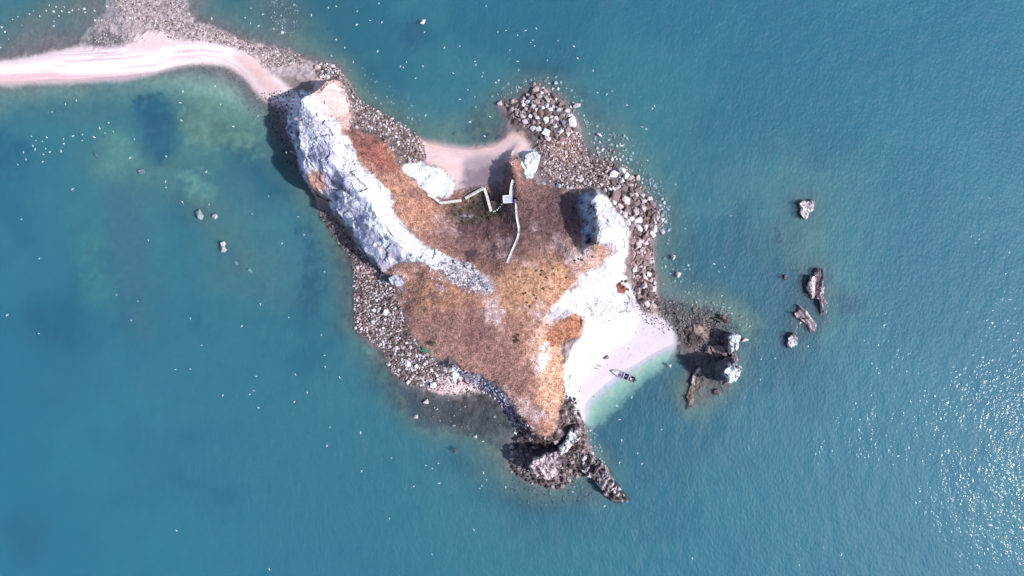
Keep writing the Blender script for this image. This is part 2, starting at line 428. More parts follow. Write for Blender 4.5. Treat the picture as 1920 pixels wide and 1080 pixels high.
GRASS = [(640,232),(668,240),(700,250),(730,270),(752,308),(775,342),(812,370),(845,362),(870,352),(900,348),(940,338),(952,300),(962,290),(975,305),(985,330),(1010,345),(1060,352),(1092,352),(1086,400),(1092,462),(1120,462),(1142,452),(1165,470),(1130,490),(1090,515),(1050,555),(1015,600),(1030,610),(1062,580),(1080,585),(1090,610),(1082,632),(1060,645),(1058,700),(1062,745),(1052,800),(1050,845),(1035,840),(1005,812),(965,765),(935,726),(900,705),(850,683),(800,655),(765,618),(755,570),(740,540),(715,505),(735,492),(790,492),(830,512),(880,542),(925,548),(900,515),(865,484),(830,478),(790,458),(755,420),(730,380),(705,328),(665,300),(640,262)]
RIDGE_W = [(563,170),(588,170),(602,215),(630,222),(650,258),(667,300),(706,326),(728,380),(753,420),(790,460),(830,478),(870,485),(900,515),(928,548),(880,547),(850,530),(820,507),(790,492),(760,490),(740,497),(718,512),(690,484),(664,444),(632,408),(612,394),(618,366),(575,350),(552,285),(538,215),(548,182)]
PINK_N = [(594,146),(634,148),(648,185),(662,215),(668,242),(650,256),(630,222),(602,215),(585,170)]
SLAB_N = [(753,318),(775,302),(800,306),(835,320),(864,348),(850,366),(815,372),(788,352)]
ROCK_MID = [(983,288),(1000,280),(1014,290),(1012,310),(1004,332),(990,330),(980,306)]
RIDGE_E = [(1116,360),(1134,360),(1152,388),(1172,408),(1190,445),(1184,470),(1182,505),(1192,545),(1206,592),(1150,606),(1100,606),(1088,585),(1062,588),(1030,612),(1010,606),(1025,580),(1055,550),(1090,515),(1130,490),(1152,476),(1140,455),(1120,462),(1110,440),(1121,410),(1111,380)]
BEACH_E = [(1100,600),(1150,588),(1200,585),(1232,594),(1264,620),(1268,650),(1250,690),(1228,702),(1192,737),(1152,772),(1112,808),(1098,795),(1078,770),(1062,748),(1058,700),(1070,660),(1092,632)]
BEACH_N = [(776,258),(800,262),(830,268),(880,276),(925,268),(945,262),(960,248),(985,262),(1000,282),(980,290),(958,292),(950,335),(900,350),(862,352),(835,322),(800,303),(785,290)]
BAR = [(-90,118),(0,118),(40,111),(100,98),(150,90),(215,88),(250,80),(260,66),(300,60),(322,72),(345,78),(375,74),(400,80),(430,88),(458,97),(476,106),(486,125),(503,136),(524,150),(560,180),(560,210),(500,190),(480,170),(466,152),(446,134),(420,122),(380,119),(330,124),(290,138),(230,147),(160,152),(80,156),(-90,162)]
GRAVEL_BAR = [(140,95),(160,60),(195,20),(205,-30),(345,-30),(352,30),(400,52),(450,72),(490,82),(540,95),(590,112),(600,145),(560,150),(500,140),(470,100),(400,80),(340,80),(300,64),(250,84)]
BOULD_W = [(662,500),(690,492),(720,512),(740,545),(752,575),(760,615),(790,655),(830,680),(850,700),(835,725),(815,735),(770,722),(735,700),(722,660),(690,636),(666,620)]
BOULD_NE = [(598,130),(635,122),(650,165),(690,198),(745,225),(780,250),(796,272),(800,300),(775,305),(752,308),(730,270),(700,250),(668,240),(650,190),(634,150),(602,148)]
RUBBLE_N = [(935,190),(975,185),(1000,165),(1035,168),(1075,212),(1090,260),(1108,290),(1150,306),(1180,325),(1225,375),(1242,405),(1226,440),(1190,440),(1170,405),(1150,385),(1132,360),(1090,354),(1010,345),(1014,320),(1000,282),(990,262),(965,250),(950,215)]
DARK_E = [(1182,440),(1215,438),(1224,480),(1228,540),(1235,575),(1205,592),(1192,545),(1186,500)]
HEAD_S = [(1058,742),(1080,748),(1095,800),(1108,850),(1100,890),(1050,918),(1000,908),(958,885),(955,840),(972,815),(960,770),(985,790),(1005,812),(1035,825),(1050,800)]
CLIFF_SW = [(845,679),(870,694),(900,705),(925,716),(945,735),(965,757),(990,792),(975,815),(955,775),(935,752),(910,735),(880,722),(850,712),(838,700)]
REEF_SE = [(1225,560),(1262,562),(1330,575),(1372,592),(1395,640),(1392,690),(1370,735),(1320,760),(1285,775),(1285,700),(1268,655),(1264,620),(1232,592)]
PLATEAU = [(900,545),(950,500),(1010,488),(1085,472),(1125,465),(1150,462),(1125,492),(1085,522),(1052,552),(1022,592),(1000,600),(960,585),(920,570)]
SRIDGE = [(992,600),(1030,620),(1056,650),(1058,745),(1048,830),(1030,825),(1012,795),(1003,720),(992,660)]
REDBR = [(645,258),(690,250),(722,268),(745,300),(755,330),(730,325),(690,300),(660,295)]
GREEN = [(850,385),(878,368),(915,358),(948,372),(948,402),(905,422),(862,420),(835,418),(845,400)]
KNOB = [(1040,612),(1062,586),(1078,582),(1090,602),(1086,628),(1065,640),(1045,650),(1020,625)]
REDPATCH = [(1152,528),(1164,530),(1168,518),(1174,535),(1188,552),(1172,548),(1162,546)]

# ------------------------------------------------------------------ rock relief and ground colour
mW = mask(RIDGE_W, 2, 1.5); mE = mask(RIDGE_E, 3, 1.8); mG = mask(GRASS, 1, 1.5)
mPink = mask(PINK_N, 2); mSlab = mask(SLAB_N, 1); mMid = mask(ROCK_MID, 0)
mBE = mask(BEACH_E, 2, 0.5); mBN = mask(BEACH_N, 2, 0.5); mBar = mask(BAR, 2, 0.35)
mGr = mask(GRAVEL_BAR, 3); mBW = mask(BOULD_W, 1); mBNE = mask(BOULD_NE, 1); mRub = mask(RUBBLE_N, 1)
mDE = mask(DARK_E, 1); mHS = mask(HEAD_S, 1); mCS = mask(CLIFF_SW, 1); mReef = mask(REEF_SE, 3, 1.3)

gyy, gxx = np.gradient(Hm, CELL)
steep = np.clip((np.hypot(gxx, gyy) - 0.7) / 0.8, 0, 1)
rockw = np.clip(np.maximum.reduce([mW * 0.9, mDE, mHS, mCS, steep * 0.9, mE * 0.3, mSlab * 0.5]) , 0, 1)
rockw *= (Hs > 0.3)
# strata run from upper left to lower right over the west ridge
st = (GX * 0.55 + GY * 0.83)
sr = (GX * 0.83 - GY * 0.55)
rel = (ridged(st * 1.0, sr * 0.35, 5.0, 4, 41) - 0.5) * (2.0 - 1.0 * mW) + fbm(st * 1.2, sr * 0.5, 2.2, 3, 55) * 0.4 + (ridged(st, sr * 0.45, 1.7, 2, 43) - 0.5) * 0.9
lowrel = fbm(GX, GY, 11, 4, 77, 0.55) * 0.8 * np.clip(Hs / 5, 0.25, 1) + fbm(GX, GY, 1.7, 2, 90) * 0.2
sandw = np.clip(mBE + mBN + mBar, 0, 1)
Hf = np.where(rockw > 0.4, Hm, Hs) * 1.0
Hf = Hs + (Hm - Hs) * np.clip(rockw * 1.5, 0, 1)
Hf += rel * rockw * 0.6
_rk = rockw > 0.04
xs_, ys_ = st[_rk] + wx[_rk] * 0.3 + fbm(st[_rk], sr[_rk], 3.0, 3, 2051) * 0.9, sr[_rk] + wy[_rk] * 0.3 + fbm(st[_rk], sr[_rk], 3.0, 3, 2061) * 0.9
_jn = np.clip(fbm(st[_rk], sr[_rk], 6.0, 3, 2071) * 2.5 + 0.35, 0, 1)
bv1, bt1, bc1 = worley(xs_, ys_ * 0.45, 3.4, 2001)
bv2, bt2, bc2 = worley(xs_ + 3, ys_ * 0.6, 1.35, 2101)
blk_h = np.zeros_like(H); blk_h[_rk] = bv1 * 1.0 + bt1 * 1.5 - bc1 * 0.4 * _jn + bv2 * 0.45 + bt2 * 0.7 - bc2 * 0.15 * _jn
blk_v = np.zeros_like(H); blk_v[_rk] = bv1 + 0.6 * bv2
blk_c = np.zeros_like(H); blk_c[_rk] = np.maximum(bc1, bc2 * 0.5) * _jn
Hf += blk_h * rockw
Hf += lowrel * (1 - rockw) * (1 - sandw) * np.clip((Hs + 1.0) / 1.5, 0.35, 1)
Hf += fbm(GX, GY, 7, 3, 33) * 0.05 * sandw
Hf += (ridged(GX * 0.9 + GY * 0.25, GY * 0.5 - GX * 0.2, 2.6, 3, 61) - 0.5) * 1.1 * np.clip(mReef, 0, 1)
Hf += fbm(GX, GY, 1.1, 2, 65) * 0.22 * np.clip(mGr + mBW + mBNE + mRub, 0, 1)
H = Hf

A = np.zeros((NY, NX, 3))
def paint(m, rgb, var=0.0, noise=None, rgb2=None):
    c = np.broadcast_to(lin(*rgb) / 1.55, A.shape)
    if rgb2 is not None:
        t = np.clip(noise * 0.5 + 0.5, 0, 1)[..., None]
        c = c * (1 - t) + (lin(*rgb2) / 1.55) * t
    A[:] = A * (1 - m[..., None]) + c * m[..., None]

n_big = fbm(GX, GY, 30, 4, 101); n_mid = fbm(GX, GY, 8, 4, 131); n_fine = fbm(GX, GY, 2.0, 3, 151); n_grit = fbm(GX, GY, 0.9, 2, 171)
cl = lambda a: np.clip(a, 0, 1)
one = np.ones_like(H)
# sea floor: pale silt with darker weed
paint(one, (104,112,100), 0, n_mid * 0.7 + n_big * 0.6, (140,140,118))
weed = [([(240,178),(275,168),(322,195),(325,240),(318,300),(275,305),(262,250),(248,210)], 5), ([(-60,240),(20,250),(55,265),(48,305),(15,320),(-60,330)], 7), ([(745,34),(800,30),(812,75),(775,72),(740,55)], 4),
        ([(1572,540),(1610,538),(1628,570),(1615,602),(1580,598),(1568,570)], 4), ([(1248,705),(1210,735),(1170,775),(1125,815),(1150,830),(1200,800),(1250,760)], 5), ([(110,540),(160,600),(180,640),(150,660),(60,640),(20,570)], 8), ([(350,550),(380,580),(392,630),(375,640),(355,600)], 4),
        ([(280,530),(300,540),(305,640),(270,640),(240,700),(220,600)], 9), ([(0,1000),(30,960),(60,990),(75,1040),(20,1080)], 8), ([(560,420),(580,430),(590,520),(600,590),(570,580),(562,500)], 4), ([(1450,420),(1462,425),(1465,470),(1455,475)], 3), ([(20,195),(90,190),(160,185),(150,200),(60,212),(20,215)], 3),
        ([(680,270),(700,300),(660,420),(650,300)],6)]
for poly, sft in weed:
    paint(mask(poly, sft * 2, 1.6) * cl(0.75 + n_fine * 0.5), (34,48,62))
# greenish pale sand shelves
pale = [([(-90,160),(0,160),(240,150),(330,130),(450,140),(480,190),(470,235),(400,215),(350,200),(320,175),(240,160),(130,172),(-90,182)], 6, (206,214,186)),
        ([(330,195),(380,190),(470,230),(500,300),(440,280),(380,290),(330,320),(320,290),(345,250)], 8, (150,165,120)), ([(170,250),(240,240),(262,290),(258,330),(200,330),(180,290)], 8, (150,165,125)), ([(330,310),(370,320),(390,360),(370,380),(340,350)], 4, (170,185,150)),
        ([(660,165),(720,200),(790,235),(860,268),(925,262),(900,245),(820,240),(740,195),(680,150)], 5, (165,165,120)), ([(565,355),(600,400),(650,470),(640,490),(600,430),(560,380)], 4, (150,160,115)), ([(1370,580),(1420,590),(1430,625),(1400,640),(1380,620)], 5, (160,175,130)), ([(672,628),(700,645),(722,668),(715,672),(690,655)], 2, (190,215,190)),
        ([(1095,240),(1160,255),(1235,330),(1225,380),(1150,300)],6,(120,140,120))]
for poly, sft, c in pale:
    paint(mask(poly, sft * 2, 1.2) * cl(0.85 + n_mid * 0.4), c)
# tidal fringe: brown grey shingle
tide = cl((H + 1.0) / 0.9)
paint(tide * cl(1.0 - mBar), (114,108,112), 0, n_fine, (150,140,142))
land = cl((H - 0.25) / 0.5)
paint(land, (172,150,146), 0, n_fine + 0.4 * n_grit, (118,102,104))
# shingle of the tidal flat by the bar
paint(mGr * cl(1.1 - 0.0), (156,142,146), 0, n_grit + n_fine * 0.5, (204,184,186))
paint(mask([(140,92),(175,60),(230,50),(240,88),(200,92)], 8), (112,108,112))
# boulder shores
for m_ in (mBW, mBNE, mRub):
    paint(m_, (80,70,72), 0, n_grit * 0.9 + n_fine * 0.6, (152,136,138))
paint(mask([(1035,240),(1080,255),(1092,300),(1060,320),(1040,290)], 6) * 0.7, (196,140,104), 0, n_fine, (150,110,100))
paint(mask([(955,245),(978,255),(992,278),(965,285),(952,270)], 4), (214,170,140))
paint(mask([(665,490),(695,500),(700,540),(675,545)], 6) * 0.8, (176,128,96))
# grass
paint(mG, (204,160,140), 0, n_fine * 0.8 + n_mid * 0.9, (168,126,116))
paint(mask(REDBR, 4) * mG, (178,120,104), 0, n_fine + n_mid, (146,98,92))
bowl = mask([(800,385),(870,372),(960,340),(985,330),(1090,352),(1092,462),(1030,480),(985,490),(955,495),(915,492),(860,482),(820,465),(800,430)], 10)
paint(bowl * mG * 0.95, (150,116,112), 0, n_fine + n_mid * 0.9, (98,76,80))
paint(mask([(700,330),(760,335),(820,380),(840,430),(800,440),(760,410),(725,370)], 8) * mG * 0.7, (206,158,132), 0, n_fine, (182,136,116))
paint(mask([(890,455),(930,435),(960,450),(950,492),(905,492)], 6) * mG * 0.7, (186,150,140), 0, n_fine, (140,108,106))
paint(mask([(1000,470),(1060,450),(1085,465),(1040,482)], 5) * mG * 0.7, (200,170,168), 0, n_fine, (165,130,126))
paint(mask([(800,590),(870,580),(960,600),(985,660),(995,720),(1000,790),(965,755),(900,700),(840,680),(790,640)], 10) * mG * 0.9, (194,152,138), 0, n_fine + n_mid * 0.8, (154,118,112))
paint(mask([(770,520),(830,530),(900,560),(960,560),(900,580),(830,575),(780,585),(765,555)], 8) * mG * 0.7, (216,168,136), 0, n_fine, (190,140,116))
paint(mask(PLATEAU, 10) * mG * 0.9, (222,178,144), 0, n_mid + n_fine * 0.5, (206,158,126))
paint(mask(SRIDGE, 5) * mG * 0.95, (238,196,174), 0, n_mid + n_fine, (218,168,134))
paint(mask([(1015,640),(1032,640),(1030,680),(1015,705),(1008,690)], 3), (245,240,245))
paint(mask([(1004,600),(1020,610),(1010,700),(1008,760),(998,700)], 4) * 0.6, (236,196,190))
paint(mask(KNOB, 2) * 0.9, (204,146,116), 0, n_fine, (172,118,98))
soil = cl(fbm(GX, GY, 11, 5, 411, 0.6) * 3.2 - 0.55)
paint(soil * mG * 0.9 * (1 - bowl * 0.5), (236,206,202))
scrub = cl(fbm(GX, GY, 7, 5, 431, 0.65) * 3.0 - 0.6)
paint(scrub * mG * 0.55 * (1 - mask(PLATEAU, 6) * 0.7), (124,96,96))
paint(mask([(862,470),(890,462),(902,480),(888,492),(868,488)], 3) * 0.8, (84,66,74))  # dark shade in the bowl's south, painted into the ground colour
paint(mask([(1010,350),(1090,355),(1084,420),(1092,455),(1070,440),(1050,395),(1020,370)], 6) * 0.6, (104,88,94), 0, n_fine, (130,108,110))  # east ridge's shade over the bowl, deepened in the colour
paint(mask(GREEN, 6) * 0.6, (62,70,58), 0, n_fine, (84,84,66))
paint(mask([(862,398),(882,396),(885,412),(868,418)], 2) * 0.8, (190,176,190))
A *= 1 + mG[..., None] * (np.array([1.15, 1.12, 1.13]) - 1)
A *= 1 + (mG * (n_grit * 0.35 + n_fine * 0.25))[..., None]
# bleached rock
wn_ = cl(n_fine * 0.8 + n_mid * 0.5)
paint(mW, (244,246,248), 0, n_fine * 1.1 + n_mid * 0.4 - 0.35, (196,192,206))
lav_shade = mask([(545,205),(575,205),(612,250),(640,300),(672,345),(690,385),(715,415),(735,455),(770,490),(718,512),(690,484),(664,444),(632,408),(618,366),(575,350),(552,285),(536,215)], 5)
paint(lav_shade * mW * cl(0.6 + n_fine * 0.9 + n_mid * 0.5), (212,212,238), 0, n_fine + n_mid * 0.6, (180,172,198))  # lavender shade of the west-facing flank put into the rock colour
streak = cl(fbm(st * 1.0, sr * 0.22, 3.0, 4, 441) * 3 - 0.5)
paint(streak * lav_shade * mW * 0.75, (150,132,150))
paint(cl(fbm(st * 1.0, sr * 0.4, 5.0, 5, 445, 0.6) * 3 - 0.9) * mW * 0.5, (206,186,186))
paint(mask([(578,318),(600,318),(612,345),(600,368),(580,352)], 2) * 0.9, (216,160,138), 0, n_fine, (170,116,106))
paint(mask([(820,495),(860,490),(900,510),(940,545),(905,552),(860,535),(835,515)], 4) * 0.8, (232,220,226), 0, n_grit + n_fine, (176,142,138))
paint(mPink, (240,212,210), 0, n_fine + n_mid, (228,188,178))
paint(mSlab, (246,250,250), 0, n_fine - 0.5, (222,212,214))
paint(mMid, (246,250,250))
paint(mE, (244,244,248), 0, n_fine * 1.2 + n_mid * 0.7, (218,206,216))
paint(mask([(1040,575),(1100,520),(1120,500),(1150,520),(1110,560),(1060,585)], 5) * 0.5, (225,220,235), 0, n_grit, (246,246,250))
paint(mask([(1095,480),(1150,462),(1165,480),(1130,500),(1100,515)], 5) * 0.6, (238,196,176))
crk = cl(ridged(st * 1.0 + n_fine, sr * 0.4, 4.0, 4, 461) * 5.0 - 4.0)
crk2 = cl(ridged(st * 1.0 + n_mid * 2, sr * 0.5, 2.2, 3, 463) * 6.0 - 5.0)
paint(crk2 * mW * 0.7, (110,100,124))
paint(crk * cl(mW + mE * 0.6) * 0.75, (120,108,126))
paint(cl(fbm(GX, GY, 5, 5, 471, 0.65) * 3.5 - 0.7) * mask([(1040,590),(1060,550),(1100,515),(1150,485),(1180,480),(1185,540),(1195,580),(1120,590),(1085,575)], 3) * 0.7, (206,200,222))
paint(mDE, (196,164,164), 0, n_fine + n_grit, (92,72,74))
paint(mHS * cl((H - 0.2) / 0.6), (150,128,126), 0, n_fine + n_grit * 0.8, (70,58,62))
paint(mCS, (170,160,176), 0, n_fine + n_grit, (88,80,96))
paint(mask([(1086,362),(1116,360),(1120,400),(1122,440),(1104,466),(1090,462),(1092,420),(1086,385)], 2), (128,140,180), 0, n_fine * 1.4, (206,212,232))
paint(mask([(1086,362),(1116,360),(1120,400),(1122,440),(1104,466),(1090,462),(1092,420),(1086,385)], 2) * cl(fbm(GX, GY, 2.6, 4, 481, 0.65) * 5 - 0.6), (40,44,72))  # dark blots painted in place of relief shading on the sunless face
paint(mask([(978,808),(1000,800),(1002,818),(985,822)], 1) + 0, (236,232,240), 0, n_grit, (120,110,116)) if False else None
paint(mask(REDPATCH, 1), (150,92,82))
# sand
paint(mBE * cl((H + 1.9) / 0.5), (222,212,222), 0, n_mid * 0.6 + n_fine * 0.3, (212,198,208))
paint(mBE * cl(1.3 - np.abs(H - 0.75) / 0.6) * 0.55, (208,186,198))
paint(mBE * cl((H - 1.6) / 1.2), (246,246,246))
band = mask([(1264,630),(1220,655),(1170,680),(1130,712),(1090,752),(1070,775),(1080,760),(1110,725),(1150,690),(1200,660),(1240,635)], 3, 0.4)
paint(band * 0.6, (226,206,212))
paint(mBN, (236,202,202), 0, n_mid * 0.7, (226,186,178))
u = (GY - W(0, 300)[1])
bn = cl(0.5 + 0.9 * fbm(GX * 0.12, H * 9.0, 1.0, 3, 201))
paint(mBN * bn * 0.5 * cl((H - 0.3) / 0.4), (246,226,230))
paint(mask([(868,298),(955,288),(952,335),(868,352)], 3, 0.3) * mBN * 0.8, (176,158,168), 0, bn, (150,132,142))  # grey painted in for the spur's shadow on the beach
paint(mask([(866,326),(900,318),(955,305),(955,350),(866,358)], 4) * 0.8, (128,108,118), 0, n_fine, (150,132,142))  # darker gravel and growth, with the spur's shade painted in
paint(mBar, (246,226,232), 0, n_mid * 0.4, (240,214,216))
bb = cl(0.5 + 1.6 * fbm(GX * 0.05, GY * 1.0, 2.2, 3, 211))
paint(mBar * bb * cl((H - 0.35) / 0.4) * 0.9, (252,253,253))
paint(mBar * cl((0.45 - H) / 0.35) * 0.7 * cl((PY0 - 128) / 12), (232,190,190))
paint(mask(BEACH_E, 3, 1.2) * cl((-0.25 - H) / 0.5), (196,208,184))
core = mask([(-90,134),(0,128),(60,119),(120,113),(200,113),(260,106),(330,92),(380,92),(420,97),(428,103),(380,105),(335,113),(290,126),(230,135),(150,136),(60,140),(-90,146)], 4, 0.5)
_bl = np.interp(PX0, [-90, 0, 80, 160, 230, 290, 330, 380, 420, 448, 466, 480], [156, 151, 149, 147, 143, 134, 120, 117, 122, 136, 154, 180])
stp = fbm(PX0 * 0.006 + 5, (PY0 - _bl) * 0.16, 1.0, 4, 215, 0.6)
paint(core * cl(0.75 + stp * 1.2), (252,252,252))
paint(mBar * cl(stp * 3.6 - 0.1) * 0.9, (222,184,194))
paint(mBar * cl(-stp * 3.2 - 0.9) * 0.5, (214,190,196))
paint(mask([(-90,146),(0,143),(80,139),(160,138),(250,138),(250,143),(160,146),(80,149),(-90,155)], 3, 0.5) * 0.8, (224,184,186))
paint(mask([(-90,124),(40,113),(90,106),(150,105),(150,111),(60,118),(-90,130)], 2, 0.5) * 0.7, (236,206,214))
paint(mask([(262,66),(300,60),(325,72),(340,82),(290,98),(235,97),(240,86)], 3, 0.5), (236,206,206))
paint(mask([(430,92),(476,106),(505,137),(545,175),(500,180),(470,145),(445,125)], 3, 0.7), (232,198,196), 0, n_fine, (220,180,176))
# reef
paint(mReef * cl(0.95 - mBE), (122,112,114), 0, n_fine * 1.2 + n_grit, (78,74,80))
paint(mask([(1280,610),(1330,600),(1355,630),(1320,665),(1285,650)], 6) * 0.7, (160,134,126), 0, n_grit + n_fine, (110,92,90))
sreef = mask([(770,745),(850,742),(925,738),(955,775),(965,810),(930,815),(860,805),(800,800),(770,780)], 5, 1.4)
paint(sreef * cl(0.7 + 0.5 * fbm(GX * 1.0, GY * 0.3, 4, 3, 221)), (58,58,62), 0, fbm(GX * 1.4, GY * 0.35, 3, 3, 223), (112,104,100))
paint(mask([(805,712),(850,695),(905,722),(900,735),(850,742),(815,735)], 3), (242,214,216), 0, n_fine, (228,196,194))
paint(mask([(835,680),(862,690),(868,712),(838,708)], 2), (246,244,244))
A *= (1 + 0.16 * mW * (1 - 0.3 * lav_shade))[..., None]
# random grit tone off the sand, then tone per rock block and darker joints
A *= (1 + 0.10 * n_grit[..., None] * (1 - sandw[..., None]))
A *= (1 + rockw * (0.26 * blk_v - 0.28 * blk_c))[..., None]
A = np.clip(A, 0.015, 0.86)

H = np.where(H < -1.0, -1.0 + (H + 1.0) * 0.6, H)
_cl = np.clip(fbm(GX, GY, 45, 5, 1701, 0.6) * 2.6 + 0.5, 0, 1)[..., None] * np.clip((-0.9 - blur(H, 5)) / 1.0, 0, 1)[..., None]
A = A * (1 - _cl * 0.75) + (lin(36,52,58) / 1.55) * _cl * 0.75
FEAT = [([(765,748),(850,742),(925,738),(958,775),(965,815),(945,850),(900,815),(850,808),(800,800),(770,782)], -0.2, (56,54,58)), ([(330,185),(400,180),(470,225),(500,300),(450,300),(380,280),(340,300),(325,250)], -1.0, (142,152,122)), ([(165,240),(240,235),(265,290),(255,335),(200,335),(175,290)], -1.5, (148,160,128)),
        ([(240,175),(280,168),(325,195),(328,245),(318,302),(275,305),(262,255),(246,215)], -2.0, (16,28,52)), ([(330,308),(372,318),(392,360),(372,384),(340,352)], -1.2, (170,184,150)), ([(-70,235),(20,245),(60,262),(50,305),(15,322),(-70,335)], -2.2, (24,38,60)),
        ([(185,345),(260,335),(285,480),(290,640),(240,640),(215,520),(190,430)], -2.0, (112,104,104)), ([(120,440),(185,420),(205,560),(180,590),(140,560)], -2.0, (110,140,110)), ([(100,540),(130,560),(165,640),(150,665),(60,640),(20,575)], -2.3, (20,34,60)),
        ([(350,360),(388,372),(405,420),(392,432),(368,410)], -0.35, (112,106,106)), ([(408,430),(430,440),(470,500),(480,515),(440,500)], -0.9, (104,104,108)), ([(560,420),(582,430),(600,520),(600,600),(572,590),(562,500)], -1.9, (44,50,58)),
        ([(745,34),(800,30),(815,75),(775,74),(738,55)], -2.0, (26,40,64)), ([(1570,540),(1612,536),(1632,570),(1616,604),(1578,600),(1566,570)], -1.7, (44,42,60)), ([(1445,420),(1462,424),(1470,470),(1452,480)], -1.4, (84,76,92)), ([(1500,495),(1560,505),(1560,600),(1525,630),(1470,660),(1470,620),(1495,570)], -0.9, (70,66,76)),
        ([(1490,370),(1540,365),(1545,400),(1505,415)], -0.8, (90,82,88)), ([(905,200),(945,230),(950,262),(900,275),(870,262),(880,225)], -0.75, (88,90,86)), ([(920,180),(965,150),(1045,140),(1100,185),(1110,230),(1080,190),(1000,160),(945,190)], -0.9, (96,98,94)),
        ([(1095,235),(1165,255),(1190,300),(1240,345),(1262,400),(1258,470),(1235,540),(1228,440),(1200,360),(1120,300)], -0.9, (104,110,100)), ([(1290,690),(1320,690),(1330,740),(1310,775),(1285,775)], -0.35, (120,110,100)), ([(500,0),(555,-20),(565,50),(545,75),(505,65)], -0.5, (112,108,108)),
        ([(750,745),(830,745),(840,800),(800,805),(755,780)], -0.6, (92,88,90)), ([(1265,810),(1290,800),(1345,820),(1330,845),(1285,840)], -2.2, (30,50,80)), ([(0,960),(35,955),(75,1000),(70,1050),(10,1085)], -2.4, (30,50,76)), ([(640,420),(662,470),(672,520),(664,620),(630,610),(640,540),(615,450)], -0.5, (84,80,78)), ([(690,640),(725,660),(745,715),(800,740),(780,790),(740,770),(710,700)], -0.5, (78,76,78)), ([(640,130),(680,170),(760,215),(800,250),(770,262),(690,205),(640,160)], -0.6, (104,102,92)),
        ([(1225,560),(1300,540),(1385,575),(1440,600),(1420,650),(1395,620),(1330,580)], -0.8, (120,124,104)), ([(940,885),(1000,915),(1060,925),(1110,900),(1140,940),(1060,960),(960,940)], -0.8, (96,94,92)), ([(1330,470),(1400,500),(1420,560),(1360,540)], -2.4, (70,84,90))]
for poly, dep, c in FEAT:
    mm = mask(poly, 7, 1.8)
    mh = np.clip(blur(mm, 9), 0, 1) * (H < -0.1)
    H = H * (1 - mh) + np.maximum(H, dep) * mh
    t = np.clip(mm * (0.62 + n_fine * 0.7 + n_mid * 0.3), 0, 1)[..., None] * (H < 0.1)[..., None]
    A = A * (1 - t) + np.clip(lin(*c) / 1.55, 0.01, 1) * (1 + 0.35 * n_fine[..., None]) * t
H = H + np.where(H < -0.3, fbm(GX, GY, 5, 4, 1601, 0.6) * 0.25, 0)
A = np.clip(A, 0.008, 0.86)

def sample(a, x, y):
    fx = np.clip((np.asarray(x) - X0) / CELL, 0, NX - 1.001); fy = np.clip((np.asarray(y) - Y0) / CELL, 0, NY - 1.001)
    i = fx.astype(int); j = fy.astype(int); u = fx - i; v = fy - j
    if a.ndim == 3:
        u = u[..., None]; v = v[..., None]
    return (a[j, i] * (1 - u) + a[j, i + 1] * u) * (1 - v) + (a[j + 1, i] * (1 - u) + a[j + 1, i + 1] * u) * v

def ground(px, py):
    """world point on the relief that is seen at a photo pixel"""
    h = 0.0
    for _ in range(12):
        x, y = W(px, py, max(h, 0))
        h = 0.5 * h + 0.5 * float(sample(H, np.array(x), np.array(y)))
    x, y = W(px, py, max(h, 0))
    return x, y, float(sample(H, np.array(x), np.array(y)))

# ------------------------------------------------------------------ ground meshes, one object per kind of terrain
PXF, PYF = to_px(H)
ZN = {'seabed': 0, 'hillside': 1, 'cliff_rock': 2, 'shingle': 3, 'sandbar': 4, 'north': 5, 'east': 6}
zone = np.zeros((NY, NX), int)
zone[(H > -0.5)] = 3
zone[(mG > 0.5) & (H > 0.4)] = 1
zone[((mW + mE + mSlab + mMid + mPink + mDE + mHS * (H > 0.6) + mCS) > 0.5) & (H > 0.3)] = 2
zone[(mBar > 0.5) & (H > -0.3)] = 4
zone[(mBN > 0.5) & (H > -0.3)] = 5
zone[(mBE > 0.5) & (H > -0.3)] = 6
zc = zone[:-1, :-1]
fine = np.zeros((NY - 1, NX - 1), bool)
fx0, fy1 = W(455, 95); fx1, fy0 = W(1425, 965)
cxx = GX[:-1, :-1]; cyy = GY[:-1, :-1]
fine |= (cxx > fx0) & (cxx < fx1) & (cyy > fy0) & (cyy < fy1)
bx0, by1 = W(-20, -20); bx1, by0 = W(640, 215)
fine |= (cxx > bx0) & (cxx < bx1) & (cyy > by0) & (cyy < by1)
B = 4
nyb, nxb = (NY - 1) // B, (NX - 1) // B
blk = fine[:nyb * B, :nxb * B].reshape(nyb, B, nxb, B).any(axis=(1, 3))
fineb = np.zeros((NY - 1, NX - 1), bool)
fineb[:nyb * B, :nxb * B] = np.repeat(np.repeat(blk, B, 0), B, 1)
idx = np.arange(NY * NX).reshape(NY, NX)
jf, i_f = np.nonzero(fineb)
Ffine = np.stack([idx[jf, i_f], idx[jf, i_f + 1], idx[jf + 1, i_f + 1], idx[jf + 1, i_f]], 1)
Zf = zone[jf, i_f]
jb, ib = np.nonzero(~blk); jb = jb * B; ib = ib * B
Fco = np.stack([idx[jb, ib], idx[jb, ib + B], idx[jb + B, ib + B], idx[jb + B, ib]], 1)
VERT = np.stack([GX.ravel(), GY.ravel(), H.ravel()], 1); COLR = A.reshape(-1, 3)
def terrain(name, F, mat, label, smooth=True):
    u, inv = np.unique(F, return_inverse=True)
    o = fast_mesh(name, VERT[u], inv.reshape(F.shape), mat, COLR[u], smooth)
    return tag(o, label, kind='structure')
terrain('seabed', np.concatenate([Ffine[Zf == 0], Fco]), M_seabed, 'silty sea floor with dark weed patches under the blue water')
terrain('hillside', Ffine[Zf == 1], M_ground, 'dry orange and brown grass slopes of the island', False)
terrain('cliff', Ffine[Zf == 2], M_rockface, 'bleached white rock ridges and cliffs of the island with painted lavender shade', False)
terrain('shore', Ffine[Zf == 3], M_ground, 'brown stony shore and tidal flats around the island', False)
